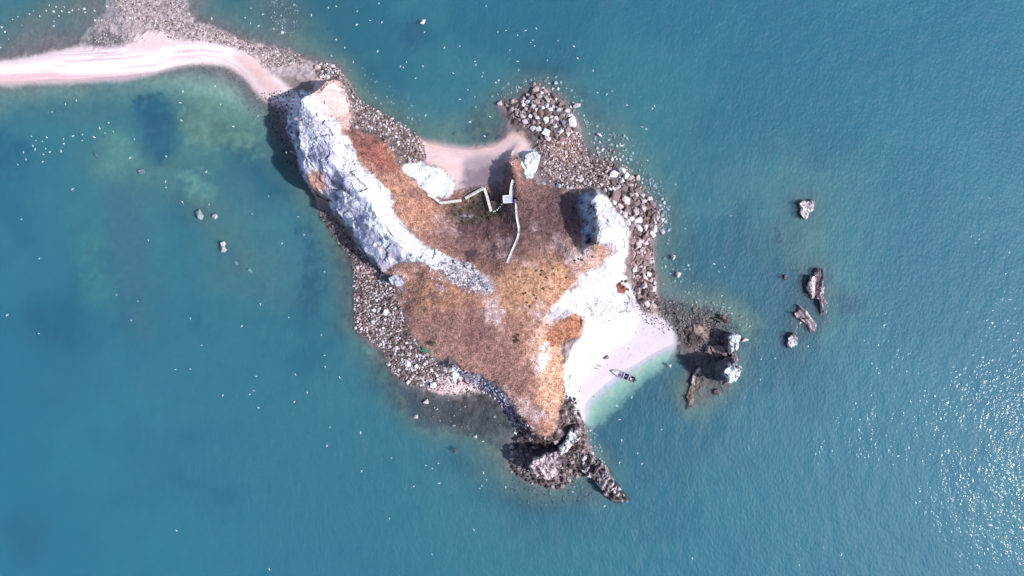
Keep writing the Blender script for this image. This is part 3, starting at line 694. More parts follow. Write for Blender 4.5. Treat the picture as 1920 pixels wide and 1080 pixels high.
terrain('sandbar', Ffine[Zf == 4], M_sand, 'curved pale sandbar reaching from the island to the left edge')
terrain('north_beach', Ffine[Zf == 5], M_sand, 'small pink sand beach in the bay on the island\'s north side')
terrain('east_beach', Ffine[Zf == 6], M_sand, 'bright white sand beach where the boat lies')
# the sea floor beyond
ring_o = 4000.0
fv = [(X0, Y0, -6.4), (X1, Y0, -6.4), (X1, Y1, -6.4), (X0, Y1, -6.4), (-ring_o, -ring_o, -9), (ring_o, -ring_o, -9), (ring_o, ring_o, -9), (-ring_o, ring_o, -9)]
ff = [(0, 4, 5, 1), (1, 5, 6, 2), (2, 6, 7, 3), (3, 7, 4, 0)]
o = fast_mesh('far_seabed', np.array(fv), np.array(ff), M_seabed, np.tile(lin(110,118,104) / 1.55, (8, 1)))
tag(o, 'sea floor of the open water around the island', kind='structure')

# ------------------------------------------------------------------ water
def water_material():
    m = bpy.data.materials.new('sea_water'); m.use_nodes = True
    nt = m.node_tree; L = nt.links
    for n in list(nt.nodes): nt.nodes.remove(n)
    out = nt.nodes.new('ShaderNodeOutputMaterial')
    geo = nt.nodes.new('ShaderNodeNewGeometry')
    tr = nt.nodes.new('ShaderNodeBsdfTransparent'); tr.inputs[0].default_value = (0.97, 0.985, 0.99, 1)
    # waves: short wind ripples, strength patchy
    def noise(scale, detail, sx=1.0, sy=1.0, rot=0.0, rough=0.5):
        mp = nt.nodes.new('ShaderNodeMapping'); mp.inputs['Scale'].default_value = (sx, sy, 1); mp.inputs['Rotation'].default_value = (0, 0, rot)
        L.new(geo.outputs['Position'], mp.inputs['Vector'])
        n = nt.nodes.new('ShaderNodeTexNoise'); n.inputs['Scale'].default_value = scale; n.inputs['Detail'].default_value = detail
        n.inputs['Roughness'].default_value = rough
        L.new(mp.outputs[0], n.inputs['Vector']); return n.outputs['Fac']
    def math_(op, a, b=None):
        n = nt.nodes.new('ShaderNodeMath'); n.operation = op
        for i, v in enumerate((a, b)):
            if v is None: continue
            if isinstance(v, (int, float)): n.inputs[i].default_value = v
            else: L.new(v, n.inputs[i])
        return n.outputs[0]
    n1 = noise(0.95, 1.4, 1.0, 0.75, 0.35, 0.5)
    n2 = noise(0.2, 1, 1.0, 0.6, -0.3)
    hgt = math_('ADD', math_('MULTIPLY', n1, 0.55), math_('MULTIPLY', n2, 0.9))
    patch = noise(0.03, 3)
    mr = nt.nodes.new('ShaderNodeMapRange'); mr.inputs['From Min'].default_value = 0.38; mr.inputs['From Max'].default_value = 0.66
    mr.inputs['To Min'].default_value = 0.3; mr.inputs['To Max'].default_value = 1.0
    L.new(patch, mr.inputs['Value'])
    b = nt.nodes.new('ShaderNodeBump'); b.inputs['Distance'].default_value = 0.49
    L.new(mr.outputs[0], b.inputs['Strength']); L.new(hgt, b.inputs['Height'])
    g1 = nt.nodes.new('ShaderNodeBsdfGlossy'); g1.inputs['Roughness'].default_value = 0.085
    g2 = nt.nodes.new('ShaderNodeBsdfGlossy'); g2.inputs['Roughness'].default_value = 0.58
    L.new(b.outputs[0], g1.inputs['Normal'])
    b2 = nt.nodes.new('ShaderNodeBump'); b2.inputs['Distance'].default_value = 0.6; b2.inputs['Strength'].default_value = 1.0
    L.new(hgt, b2.inputs['Height']); L.new(b2.outputs[0], g2.inputs['Normal'])
    mg = nt.nodes.new('ShaderNodeMixShader'); mg.inputs[0].default_value = 0.9
    L.new(g1.outputs[0], mg.inputs[1]); L.new(g2.outputs[0], mg.inputs[2])
    fr = nt.nodes.new('ShaderNodeFresnel'); fr.inputs['IOR'].default_value = 1.33
    mx = nt.nodes.new('ShaderNodeMixShader')
    L.new(fr.outputs[0], mx.inputs[0]); L.new(tr.outputs[0], mx.inputs[1]); L.new(mg.outputs[0], mx.inputs[2])
    L.new(mx.outputs[0], out.inputs['Surface'])
    # the body of the water: absorbs red, scatters blue green
    ab = nt.nodes.new('ShaderNodeVolumeAbsorption'); ab.inputs['Color'].default_value = (0.0, 0.70, 0.87, 1); ab.inputs['Density'].default_value = 0.28
    sc = nt.nodes.new('ShaderNodeVolumeScatter'); sc.inputs['Color'].default_value = (0.16, 0.63, 1.0, 1); sc.inputs['Density'].default_value = 0.215
    sc.inputs['Anisotropy'].default_value = 0.0
    ad = nt.nodes.new('ShaderNodeAddShader')
    L.new(ab.outputs[0], ad.inputs[0]); L.new(sc.outputs[0], ad.inputs[1])
    L.new(ad.outputs[0], out.inputs['Volume'])
    return m
M_water = water_material()
e = 3900.0
wv = [(-e, -e, -12), (e, -e, -12), (e, e, -12), (-e, e, -12), (-e, -e, 0), (e, -e, 0), (e, e, 0), (-e, e, 0)]
wf = [(0, 3, 2, 1), (4, 5, 6, 7), (0, 1, 5, 4), (1, 2, 6, 5), (2, 3, 7, 6), (3, 0, 4, 7)]
o = mesh_obj('sea', wv, wf, M_water)
tag(o, 'blue green sea surrounding the island', kind='structure')
#@@OBJECTS
# ------------------------------------------------------------------ stones
def hull_proto(seed, n=22, flat=0.75, jag=0.32):
    r = random.Random(seed)
    bm = bmesh.new()
    for i in range(n):
        z = r.uniform(-1, 1); a = r.uniform(0, 2 * math.pi); q = math.sqrt(1 - z * z)
        k = 1 - r.uniform(0, jag)
        # blocky: push towards a box a little
        v = Vector((q * math.cos(a), q * math.sin(a), z))
        m_ = max(abs(v.x), abs(v.y), abs(v.z))
        v = v.lerp(v / m_ * 0.86, 0.45) * k
        bm.verts.new((v.x, v.y, v.z * flat))
    bmesh.ops.convex_hull(bm, input=bm.verts)
    loose = [v for v in bm.verts if not v.link_faces]
    bmesh.ops.delete(bm, geom=loose, context='VERTS')
    bmesh.ops.recalc_face_normals(bm, faces=bm.faces)
    bmesh.ops.triangulate(bm, faces=bm.faces)
    me = bpy.data.meshes.new('boulder')
    bm.to_mesh(me); bm.free()
    me.materials.append(M_boulder)
    V = np.zeros(len(me.vertices) * 3, np.float32); me.vertices.foreach_get('co', V)
    F = np.array([tuple(p.vertices) for p in me.polygons], np.int32)
    return me, V.reshape(-1, 3), F
PROTO = [hull_proto(300 + i, 17 if i < 8 else 12) for i in range(14)]

def ground_v(px, py):
    h = np.zeros_like(px)
    for _ in range(10):
        k = S * (CAM_H - np.maximum(h, 0)) / CAM_H
        x, y = (px - 960) * k, (540 - py) * k
        h = 0.5 * h + 0.5 * sample(H, x, y)
    return x, y, sample(H, x, y)

PAL = {
    'pale': [(214,206,212), (236,232,236), (196,182,186), (178,160,160)],
    'grey': [(196,178,182), (214,200,204), (146,126,128), (238,232,236), (112,94,92), (170,148,146), (152,126,114), (120,98,90)],
    'pink': [(192,168,166), (216,196,198), (152,128,126), (232,216,218), (112,92,92)],
    'dark': [(116,98,98), (146,126,126), (84,72,76), (176,158,160), (70,58,60)],
    'weedy': [(112,110,108), (140,134,132), (86,84,86), (168,160,160)],
    'white': [(240,240,244), (228,224,230), (216,208,214)],
    'violet': [(168,164,188), (206,204,220), (236,236,244), (140,120,130)],
}
A_POLY = [(945,192),(975,188),(1000,168),(1030,173),(1052,190),(1072,212),(1080,240),(1060,262),(1020,262),(995,245),(965,225)]
B_POLY = [(1005,262),(1085,245),(1105,292),(1148,308),(1140,345),(1100,352),(1040,345),(1014,330),(1018,300)]
C_POLY = [(1100,328),(1150,306),(1180,325),(1222,375),(1240,405),(1226,440),(1192,440),(1152,385),(1132,358)]
REG = [  # key, polygon, count, smallest px, largest px, palette
    ('north', A_POLY, 260, 4.5, 14, 'grey'), ('north', A_POLY, 200, 2.5, 6, 'dark'),
    ('slope', B_POLY, 900, 2.4, 7, 'pink'), ('slope', B_POLY, 500, 2.2, 5, 'dark'), ('slope', [(1040,320),(1140,315),(1140,350),(1060,352)], 160, 4, 9, 'grey'),
    ('east', C_POLY, 240, 4, 17, 'grey'), ('east', C_POLY, 260, 2.5, 6, 'dark'),
    ('west', [(700,560),(752,575),(762,618),(792,656),(830,682),(850,700),(835,722),(812,733),(770,720),(740,690),(728,640),(712,600)], 1100, 3.0, 8.5, 'grey'),
    ('west', BOULD_W, 1300, 2.5, 7, 'pink'), ('west', BOULD_W, 400, 2.5, 5, 'dark'),
    ('ridgefoot', BOULD_NE, 1200, 2.5, 7.5, 'grey'), ('ridgefoot', BOULD_NE, 500, 2, 5, 'dark'),
    ('ridgefoot', [(700,235),(745,250),(785,280),(796,305),(770,306),(748,300),(725,270)], 220, 4, 8, 'pale'),
    ('bar', [(205,-25),(345,-25),(352,30),(355,60),(335,78),(315,70),(280,45),(220,30)], 900, 1.8, 4.5, 'grey'),
    ('bar', [(350,40),(400,55),(450,72),(490,85),(500,130),(480,110),(440,90),(400,80),(350,75)], 420, 1.8, 5, 'pink'),
    ('bar', [(490,88),(535,90),(560,110),(545,125),(500,125)], 260, 2, 5, 'grey'), ('bar', [(545,95),(575,108),(570,125),(548,118)], 60, 2.5, 5, 'grey'),
    ('bar', [(170,40),(300,20),(300,62),(240,84),(170,84)], 500, 1.4, 2.8, 'pink'),
    ('tip', [(588,125),(605,118),(636,124),(640,148),(600,146)], 140, 3.5, 9, 'grey'),
    ('drowned', [(1090,215),(1140,240),(1185,255),(1195,300),(1240,340),(1262,400),(1255,470),(1240,420),(1200,350),(1112,290)], 260, 2.5, 9, 'pale'),
    ('drowned', [(920,180),(960,150),(1040,140),(1095,185),(1085,218),(1050,182),(990,160),(940,187)], 90, 2.5, 8, 'pale'),
    ('drowned', [(1240,480),(1300,500),(1330,560),(1390,580),(1420,600),(1400,650),(1380,600),(1290,570),(1245,545)], 120, 2.5, 6, 'pale'),
    ('reef', [(1228,562),(1330,575),(1375,590),(1392,635),(1360,662),(1300,655),(1266,622),(1236,594)], 900, 2, 5.5, 'weedy'),
    ('reef', [(1280,605),(1335,600),(1352,630),(1318,660),(1285,648)], 300, 2, 5, 'dark'),
    ('headland', HEAD_S, 700, 3.5, 12, 'dark'), ('headland', [(1058,745),(1080,750),(1092,800),(1085,815),(1060,800)], 110, 4, 11, 'grey'),
    ('headland', [(965,785),(1000,800),(1000,815),(975,825),(965,810)], 90, 3, 8, 'white'),
    ('scatter', [(1060,560),(1110,568),(1190,555),(1205,590),(1150,608),(1095,602)], 110, 1.6, 3.6, 'dark'),
    ('scatter', [(1200,575),(1240,590),(1262,620),(1245,625),(1205,600)], 60, 2, 4.5, 'dark'), ('scatter', [(1090,610),(1200,600),(1250,630),(1170,680),(1080,740),(1070,700)], 40, 1.2, 2.4, 'dark'),
    ('scatter', [(825,492),(870,488),(930,545),(880,549),(842,528)], 420, 2, 5.5, 'violet'),
    ('scatter', [(800,500),(842,520),(835,560),(818,560),(812,530)], 70, 2, 5, 'violet'),
    ('cove', [(842,702),(905,722),(902,740),(850,744),(820,735)], 130, 1.6, 4.5, 'dark'),
    ('cove', [(848,684),(900,708),(940,738),(985,795),(970,800),(930,748),(880,722)], 260, 2.5, 7, 'violet'),
    ('westfoot', [(600,385),(640,420),(668,460),(700,500),(690,515),(660,490),(630,450),(600,412)], 450, 2, 6, 'dark'),  # dark stone colours stand in for the cliff's shadow strip
    ('westfoot', [(485,175),(555,165),(545,230),(565,320),(545,330),(520,270)], 420, 1.6, 4.5, 'dark'),
    ('bar', [(360,122),(430,126),(480,172),(500,250),(470,220),(420,150)], 160, 1.4, 3, 'weedy'),
    ('bar', [(500,0),(555,-10),(560,55),(540,70),(510,60)], 130, 1.6, 4.5, 'pale'),
    ('eastwall', DARK_E, 130, 4.5, 17, 'pink'), ('eastwall', DARK_E, 200, 2.5, 6, 'dark'),
    ('drowned', [(950,890),(1000,915),(1100,900),(1130,935),(1010,955),(940,925)], 110, 2.5, 7, 'weedy'), ('drowned', [(1098,800),(1120,815),(1135,870),(1115,865)], 26, 4, 8, 'pale'),
    ('drowned', [(655,110),(750,165),(800,225),(790,250),(700,190),(640,150)], 60, 2, 5, 'pale'),
    ('cove', [(760,745),(860,745),(930,760),(960,800),(900,810),(790,800)], 70, 2, 5, 'weedy'),
    ('scatter', [(950,525),(1000,500),(1080,495),(1040,560),(990,580)], 40, 1.5, 3, 'violet'),
]
# (px, py, length px, width px, angle deg, colour, label)
N_L, E_L, W_L = 'the rock heap at the northern point', 'the eastern boulder shore', 'the western boulder beach'
BIG = [
    (938,194,12,12,0,(206,190,196),'round pinkish boulder, leftmost tip of the northern rock heap'),
    (950,198,8,8,0,(150,130,130),'small brown boulder between two pale ones at the northern heap\'s left tip'),
    (959,205,16,11,70,(176,156,160),'tall grey boulder on the waterline at the northern heap\'s left tip'),
    (1005,169,15,12,20,(206,180,176),'angular pinkish boulder at the very top of the northern rock heap'),
    (1082,199,17,12,15,(222,206,206),'lone oval boulder in the water right of the northern rock heap'),
    (1041,156,9,7,20,(186,190,190),'pale half drowned boulder above the northern rock heap'),
    (1072,229,26,20,-50,(246,244,246),'largest white angular block on the right side of the northern rock heap'),
    (1055,230,15,13,40,(128,118,136),'grey violet block beside the white block on the northern heap'),
    (1023,227,16,12,80,(244,244,246),'upright white boulder in the middle of the northern rock heap'),
    (1041,236,11,10,0,(244,244,246),'white boulder in a dark gap of the northern rock heap'),
    (1024,249,19,15,-20,(246,246,248),'broad white boulder at the lower edge of the northern rock heap'),
    (1000,240,13,11,30,(236,232,236),'pale boulder low on the left of the northern rock heap'),
    (1007,220,11,10,0,(240,238,240),None), (993,218,10,9,0,(236,232,236),None), (990,191,11,9,30,(226,220,224),None), (980,191,9,8,0,(220,210,214),None),
    (1023,184,20,9,-55,(186,170,168),'long tilted slab near the top of the northern rock heap'),
    (1017,202,10,9,0,(228,222,226),None), (1048,207,11,10,30,(220,212,218),None), (1011,180,15,12,10,(186,168,168),None), (1000,200,11,9,60,(214,204,208),None),
    (1036,200,9,8,0,(200,190,194),None), (968,213,12,9,60,(190,172,174),None), (985,205,10,8,20,(196,182,186),None), (975,232,9,7,0,(140,120,122),None),
    (1124,254,13,8,-35,(240,240,240),'pale oblong boulder alone in shallow water right of the northern slope'),
    (1151,328,19,17,0,(244,242,244),'large round white boulder on the eastern boulder shore'),
    (1164,318,24,12,-40,(244,242,244),'long white wedge shaped boulder at the water above the round white one'),
    (1164,339,15,12,10,(220,204,206),'pinkish boulder just below the round white boulder'),
    (1196,333,14,12,-45,(220,196,192),'pinkish boulder standing alone in the water off the eastern shore'),
    (1217,372,15,11,-40,(214,206,204),'pale slab lying in the water off the eastern boulder shore'),
    (1184,348,10,9,0,(206,196,198),None),
    (1153,369,30,19,75,(150,122,128),'big mauve block leaning beside the white eastern ridge'),
    (1172,373,30,15,-60,(226,202,202),'long pink slab right of the big mauve block'),
    (1163,388,18,11,-50,(216,192,192),'pink wedge below the big mauve block on the eastern shore'),
    (1198,413,22,14,5,(244,242,244),'broad white boulder in the lower part of the eastern boulder shore'),
    (1182,409,16,12,-30,(232,214,214),None),
    (1197,428,22,14,-25,(236,222,222),'flat pale boulder at the lower end of the eastern boulder shore'),
    (1240,414,12,9,60,(230,222,224),'pale boulder at the right edge of the eastern boulder shore'),
    (1242,434,15,9,-60,(196,194,196),'grey boulder half in water at the eastern shore\'s lower right'),
    (1242,400,14,8,80,(150,160,160),None),
    (1211,440,22,9,70,(170,146,148),'dark upright slab closing the eastern boulder shore'),
    (1261,483,13,10,60,(206,206,206),'pale rock in the water off the lower eastern cliff'),
    (1247,500,8,7,0,(196,200,200),None), (1272,514,15,12,60,(220,204,204),'pink white rock pair in open water off the eastern cliff'),
    (1144,355,9,8,0,(236,226,228),None), (1127,347,11,9,40,(230,214,214),None), (1104,344,10,9,0,(226,208,208),None), (1087,338,10,8,0,(240,236,236),None),
    (1071,352,11,8,20,(190,190,206),None), (1047,349,13,9,-20,(178,184,206),'bluish boulder at the upper rim of the eastern bowl'), (1019,344,10,8,0,(168,170,190),None),
    (1137,322,18,6,50,(200,180,176),'thin tilted slab left of the round white boulder'),
    (1255,685,13,9,-70,(206,202,196),'pale stone at the right end of the white beach'),
    (1138,670,13,8,20,(150,128,132),'flat brown rock lying on the white beach above the boat'),
    (1360,598,15,12,20,(104,90,92),'dark rock on the upper edge of the south eastern reef'),
    (1397,638,15,10,10,(214,206,206),'pale rock in the water right of the reef\'s small stack'),
    (1345,735,16,13,0,(120,106,112),'round dark rock below the guano topped stack'),
    (722,586,17,13,30,(240,236,238),'largest white boulder in the upper western boulder beach'),
    (702,582,12,9,-30,(230,222,222),None), (700,604,10,9,0,(224,214,214),None), (765,681,17,13,-40,(240,234,236),'biggest pale boulder low on the western boulder beach'),
    (780,686,11,9,0,(232,226,226),None), (745,652,10,8,0,(210,196,196),None), (729,682,11,9,30,(226,206,206),None), (766,716,12,7,50,(230,224,224),None),
    (813,721,17,12,10,(240,232,234),'wide pale boulder at the lower end of the western boulder beach'),
    (800,753,12,11,0,(226,208,210),'round pink boulder standing in the weedy southern shallows'),
    (778,781,15,10,-10,(206,186,190),'pink topped rock in the southern shallows left of the weed'),
    (891,819,10,7,20,(206,196,202),'small pale rock alone below the southern weed flat'),
    (853,846,13,9,70,(96,92,110),'dark drowned rock in the open water south of the island'),
    (404,405,12,11,40,(196,188,200),'round pinkish rock right of the drowned western reef'),
    (418,459,14,10,60,(206,196,200),'upper half of the split rock in the western water'), (420,467,16,11,-55,(190,180,184),'lower half of the split rock in the western water'),
    (441,493,9,7,-50,(170,176,180),None), (466,507,14,9,-50,(160,176,180),None), (262,320,20,13,-20,(130,140,145),None), (178,290,16,11,-50,(110,125,135),None),
    (793,41,14,10,60,(244,240,236),'single cream rock breaking the water above the bay'),
    (619,104,9,7,0,(190,196,196),None), (623,124,17,9,-10,(214,206,212),'pale flat boulder at the island\'s north western tip'), (597,127,13,11,0,(224,196,196),'pinkish boulder at the dark foot of the north western tip'),
    (854,250,9,7,60,(110,120,118),None), (851,250,6,5,0,(150,150,140),None), (917,252,8,6,30,(100,100,96),None),
    (529,60,10,8,0,(236,236,240),'white stone in the shallows above the sandbar\'s bend'), (392,67,9,7,0,(180,160,160),None), (355,27,7,6,0,(190,180,184),None),
    (376,402,24,13,-60,(150,160,165),'largest drowned rock of the western reef line'),
]
for (x, y, s_) in [(92,10,5),(100,22,7),(105,13,5),(115,21,6),(86,20,5),(130,23,6),(135,19,6),(158,17,7),(160,23,5),(120,13,4),(147,17,4),(177,20,5),(200,12,5),(33,31,4),(23,36,4),(74,30,4),(101,40,5),(178,38,6),(101,49,5),(3,51,6),(9,60,6),(16,73,3),(1,89,4),(198,45,3),(55,26,4),(62,20,3),(40,47,3),(110,30,4),(66,106,4)]:
    BIG.append((x, y, s_ * 0.85, s_ * 0.68, x * 7 % 180, (214,216,218), 'WHITESTONE'))

stones = []   # x,y,z,a,b,c,angle,colour,region,label,sizepx
cellg = {}
def clash(x, y, r):
    ci, cj = int(x // 3), int(y // 3)
    for i in (ci - 1, ci, ci + 1):
        for j in (cj - 1, cj, cj + 1):
            for (a, b, q) in cellg.get((i, j), ()):
                if (a - x) ** 2 + (b - y) ** 2 < (0.72 * (r + q)) ** 2: return True
    return False
def add_stone(x, y, g, L_, w_, ang, colr, reg, label, spx):
    cellg.setdefault((int(x // 3), int(y // 3)), []).append((x, y, 0.25 * (L_ + w_)))
    hgt = 0.5 * (L_ + w_) * 0.5 * random.uniform(0.9, 1.35)
    stones.append((x, y, g + hgt * 0.35, L_ / 2, w_ / 2, hgt, ang, colr, reg, label, spx))
def region_of(px, py):
    if px < 560 and py < 160: return 'bar'
    if px < 560: return 'drowned'
    if py < 265 and px > 920: return 'north'
    if px > 1000 and py < 470: return 'east'
    if px > 1200: return 'reef'
    if px < 860 and 480 < py < 742: return 'west'
    if px < 860 and py < 320: return 'ridgefoot'
    return 'cove'
for (px, py, L_, w_, ang, c, lab) in BIG:
    x, y, g = ground(px, py)
    if lab == 'WHITESTONE' or g < -0.8:
        k = S
        gg = max(g, -0.12 - 0.1 * (L_ < 10)) if lab else g
    else:
        gg = g
    add_stone(x, y, gg, L_ * S, w_ * S, R(ang), c, region_of(px, py), lab, (L_ + w_) / 2 + (4 if lab and lab != 'WHITESTONE' else 0))
rs = np.random.default_rng(99)
for (key, poly, n, smin, smax, pal) in REG:
    P = np.array(poly, float); x0, y0 = P.min(0); x1, y1 = P.max(0)
    cand = np.stack([rs.uniform(x0, x1, n * 12), rs.uniform(y0, y1, n * 12)], 1)
    cand = cand[inside(poly, cand[:, 0], cand[:, 1])]
    if len(cand) == 0: continue
    X_, Y_, G_ = ground_v(cand[:, 0], cand[:, 1])
    sz = np.sort(smin * (smax / smin) ** (rs.uniform(0, 1, n) ** (1.3 if key in ('north', 'east', 'eastwall') else 2.0)))[::-1]
    ci = 0
    for s_ in sz:
        for _ in range(6):
            if ci >= len(cand): break
            x, y, g = X_[ci], Y_[ci], G_[ci]; ci += 1
            L_ = s_ * S
            if clash(x, y, L_ / 2): continue
            asp = random.uniform(0.6, 0.95)
            colr = random.choice(PAL[pal])
            add_stone(x, y, g, L_ * 1.1, L_ * asp, random.uniform(0, math.pi), colr, key, None, s_)
            break
stones.sort(key=lambda s: -s[10])
LAB = {
    'north': ('angular grey boulder among the jumbled heap at the northern point', 'boulders of the northern rock heap'),
    'slope': ('pinkish stone on the rubble slope below the northern point', 'stones of the rubble slope'),
    'east': ('grey or pale boulder packed along the eastern boulder shore', 'boulders of the eastern shore'),
    'west': ('pale grey boulder on the crowded western boulder beach', 'boulders of the western beach'),
    'ridgefoot': ('grey stone in the boulder strip between ridge and north bay', 'boulders of the strip by the north bay'),
    'bar': ('stone in the shingle and shallows beside the sandbar', 'stones beside the sandbar'),
    'tip': ('boulder heaped at the island\'s north western tip', 'boulders of the north western tip'),
    'drowned': ('pale drowned rock seen through the water off the shore', 'drowned rocks off the shore'),
    'reef': ('weedy grey rock on the flat south eastern reef', 'rocks of the south eastern reef'),
    'headland': ('dark brown block of the broken southern headland', 'blocks of the southern headland'),
    'scatter': ('loose stone scattered over the bare white ground', 'loose stones on the island top'),
    'cove': ('stone along the foot of the southern cove', 'stones of the southern cove'),
    'westfoot': ('dark stone in the shade under the western cliff', 'stones under the western cliff'),
    'eastwall': ('pinkish brown block of the rock wall on the east side', 'blocks of the eastern rock wall'),
    'white': ('small white stone in the shallows above the sandbar\'s left half', 'white stones in the shallows'),
}
N_IND = 300
named = [s for s in stones if s[9]]
rest = [s for s in stones if not s[9]]
indiv = named + rest[:max(0, N_IND - len(named))]
bulk = rest[max(0, N_IND - len(named)):]
rest_lab = []; wst = []
for k, (x, y, z, a, b, c, ang, colr, reg, lab, spx) in enumerate(indiv):
    o = bpy.data.objects.new('boulder', PROTO[k % 8][0])
    col.objects.link(o)
    o.location = (x, y, z); o.scale = (a * 1.12, b * 1.12, c)
    o.rotation_euler = (random.uniform(-.25, .25), random.uniform(-.25, .25), ang)
    lc = lin(*colr) / 1.5
    o.color = (*[float(v) for v in lc], 1)
    if lab == 'WHITESTONE':
        wst.append((x, o))
    elif lab:
        tag(o, lab, 'boulder')
    else:
        rest_lab.append((o, reg, x, y, colr, spx))

wst.sort(key=lambda q: q[0])
ORD_ = ['leftmost', 'second from left', 'third from left', 'fourth from left', 'fifth from left', 'sixth from left', 'seventh from left', 'eighth from left', 'ninth from left', 'tenth from left', 'eleventh from left', 'twelfth from left', 'thirteenth from left', 'fourteenth from left', 'fifteenth from left']
for i, (x, o) in enumerate(wst):
    j = len(wst) - 1 - i
    tag(o, f'small white stone in the shallows above the sandbar, {ORD_[i] if i < 15 else ORD_[j].replace("left", "right")} of them', 'stone', LAB['white'][1])
WHERE = {'north': 'the northern rock heap', 'slope': 'the pink rubble slope', 'east': 'the eastern boulder shore', 'west': 'the western boulder beach', 'ridgefoot': 'the boulder strip by the north bay',
    'bar': 'the stones beside the sandbar', 'tip': 'the north western tip', 'drowned': 'the drowned rocks', 'reef': 'the south eastern reef', 'headland': 'the southern headland', 'scatter': 'the stones on bare ground',
    'cove': 'the southern cove', 'westfoot': 'the western cliff foot', 'eastwall': 'the eastern rock wall'}
def hue_word(c):
    v = sum(c) / 3
    if v > 215: return 'whitish'
    if c[0] - c[1] > 22: return 'brownish pink' if v > 140 else 'dark brown'
    if c[2] > c[0] + 8: return 'bluish'
    return 'pale grey' if v > 180 else 'mid grey' if v > 125 else 'dark grey'
ORD = ['', 'second ', 'third ', 'fourth ', 'fifth ', 'sixth ', 'seventh ', 'eighth ', 'ninth ', 'tenth ']
by = {}
for it in rest_lab: by.setdefault((it[1], hue_word(it[4])), []).append(it)
for key_ in [k_ for k_, v_ in by.items() if len(v_) > 20]:
    v_ = by.pop(key_); mx_, my_ = np.median([q[2] for q in v_]), np.median([q[3] for q in v_])
    for q in v_:
        by.setdefault((key_[0], key_[1], ('upper ' if q[3] > my_ else 'lower ') + ('left' if q[2] < mx_ else 'right')), []).append(q)
for key_, L_ in by.items():
    reg, hw = key_[:2]; plc = ('the ' + key_[2] + ' of ' if len(key_) > 2 else '') + WHERE[reg]
    noun = 'stone' if reg in ('slope', 'bar', 'scatter', 'cove', 'westfoot') else 'block' if reg in ('headland', 'eastwall') else 'rock' if reg in ('drowned', 'reef') else 'boulder'
    xs_ = np.array([q[2] for q in L_]); ys_ = np.array([q[3] for q in L_])
    tall = np.ptp(ys_) > np.ptp(xs_)
    L_.sort(key=(lambda q: -q[3]) if tall else (lambda q: q[2]))
    h_ = (len(L_) + 1) // 2
    for i, it in enumerate(L_):
        if i < h_: k_, side = i, ('top' if tall else 'left')
        else: k_, side = len(L_) - 1 - i, ('bottom' if tall else 'right')
        if len(L_) == 1: lab = f'only {hw} {noun} among the larger ones in {plc}'
        elif k_ < 10: lab = f'{hw} {noun} in {plc}, {ORD[k_]}from the {side}' if k_ else f'{hw} {noun} in {plc}, nearest the {side}'
        else: lab = f'{hw} {noun} in the crowded middle of {plc}'
        tag(it[0], lab, noun, LAB[reg][1])
def bulk_mesh(name, items, label):
    VV, FF, CC = [], [], []; base = 0
    for k, (x, y, z, a, b, c, ang, colr, reg, lab, spx) in enumerate(items):
        me, V, F = PROTO[(k * 5) % 14] if spx > 5 else PROTO[8 + k % 6]
        ca, sa = math.cos(ang), math.sin(ang)
        v = V * np.array([a * 1.12, b * 1.12, c])
        tl = random.uniform(-.35, .35)
        v = np.stack([v[:, 0], v[:, 1] * math.cos(tl) - v[:, 2] * math.sin(tl), v[:, 1] * math.sin(tl) + v[:, 2] * math.cos(tl)], 1)
        w = np.stack([v[:, 0] * ca - v[:, 1] * sa + x, v[:, 0] * sa + v[:, 1] * ca + y, v[:, 2] + z], 1)
        VV.append(w); FF.append(F + base); base += len(V)
        CC.append(np.tile(lin(*colr) / 1.5 * random.uniform(0.8, 1.12), (len(V), 1)))
    o = fast_mesh(name, np.concatenate(VV), np.concatenate(FF), M_rubble, np.concatenate(CC))
    return tag(o, label, 'rubble', kind='stuff')
bulk_mesh('rubble', bulk, 'countless smaller stones covering the shores, rubble slopes and shallows')

# ------------------------------------------------------------------ sea stacks and islets
def resample(P, n):
    P = np.array(P, float); Q = np.vstack([P, P[:1]])
    d = np.r_[0, np.cumsum(np.hypot(*np.diff(Q, axis=0).T))]
    t = np.linspace(0, d[-1], n, endpoint=False)
    return np.stack([np.interp(t, d, Q[:, 0]), np.interp(t, d, Q[:, 1])], 1)

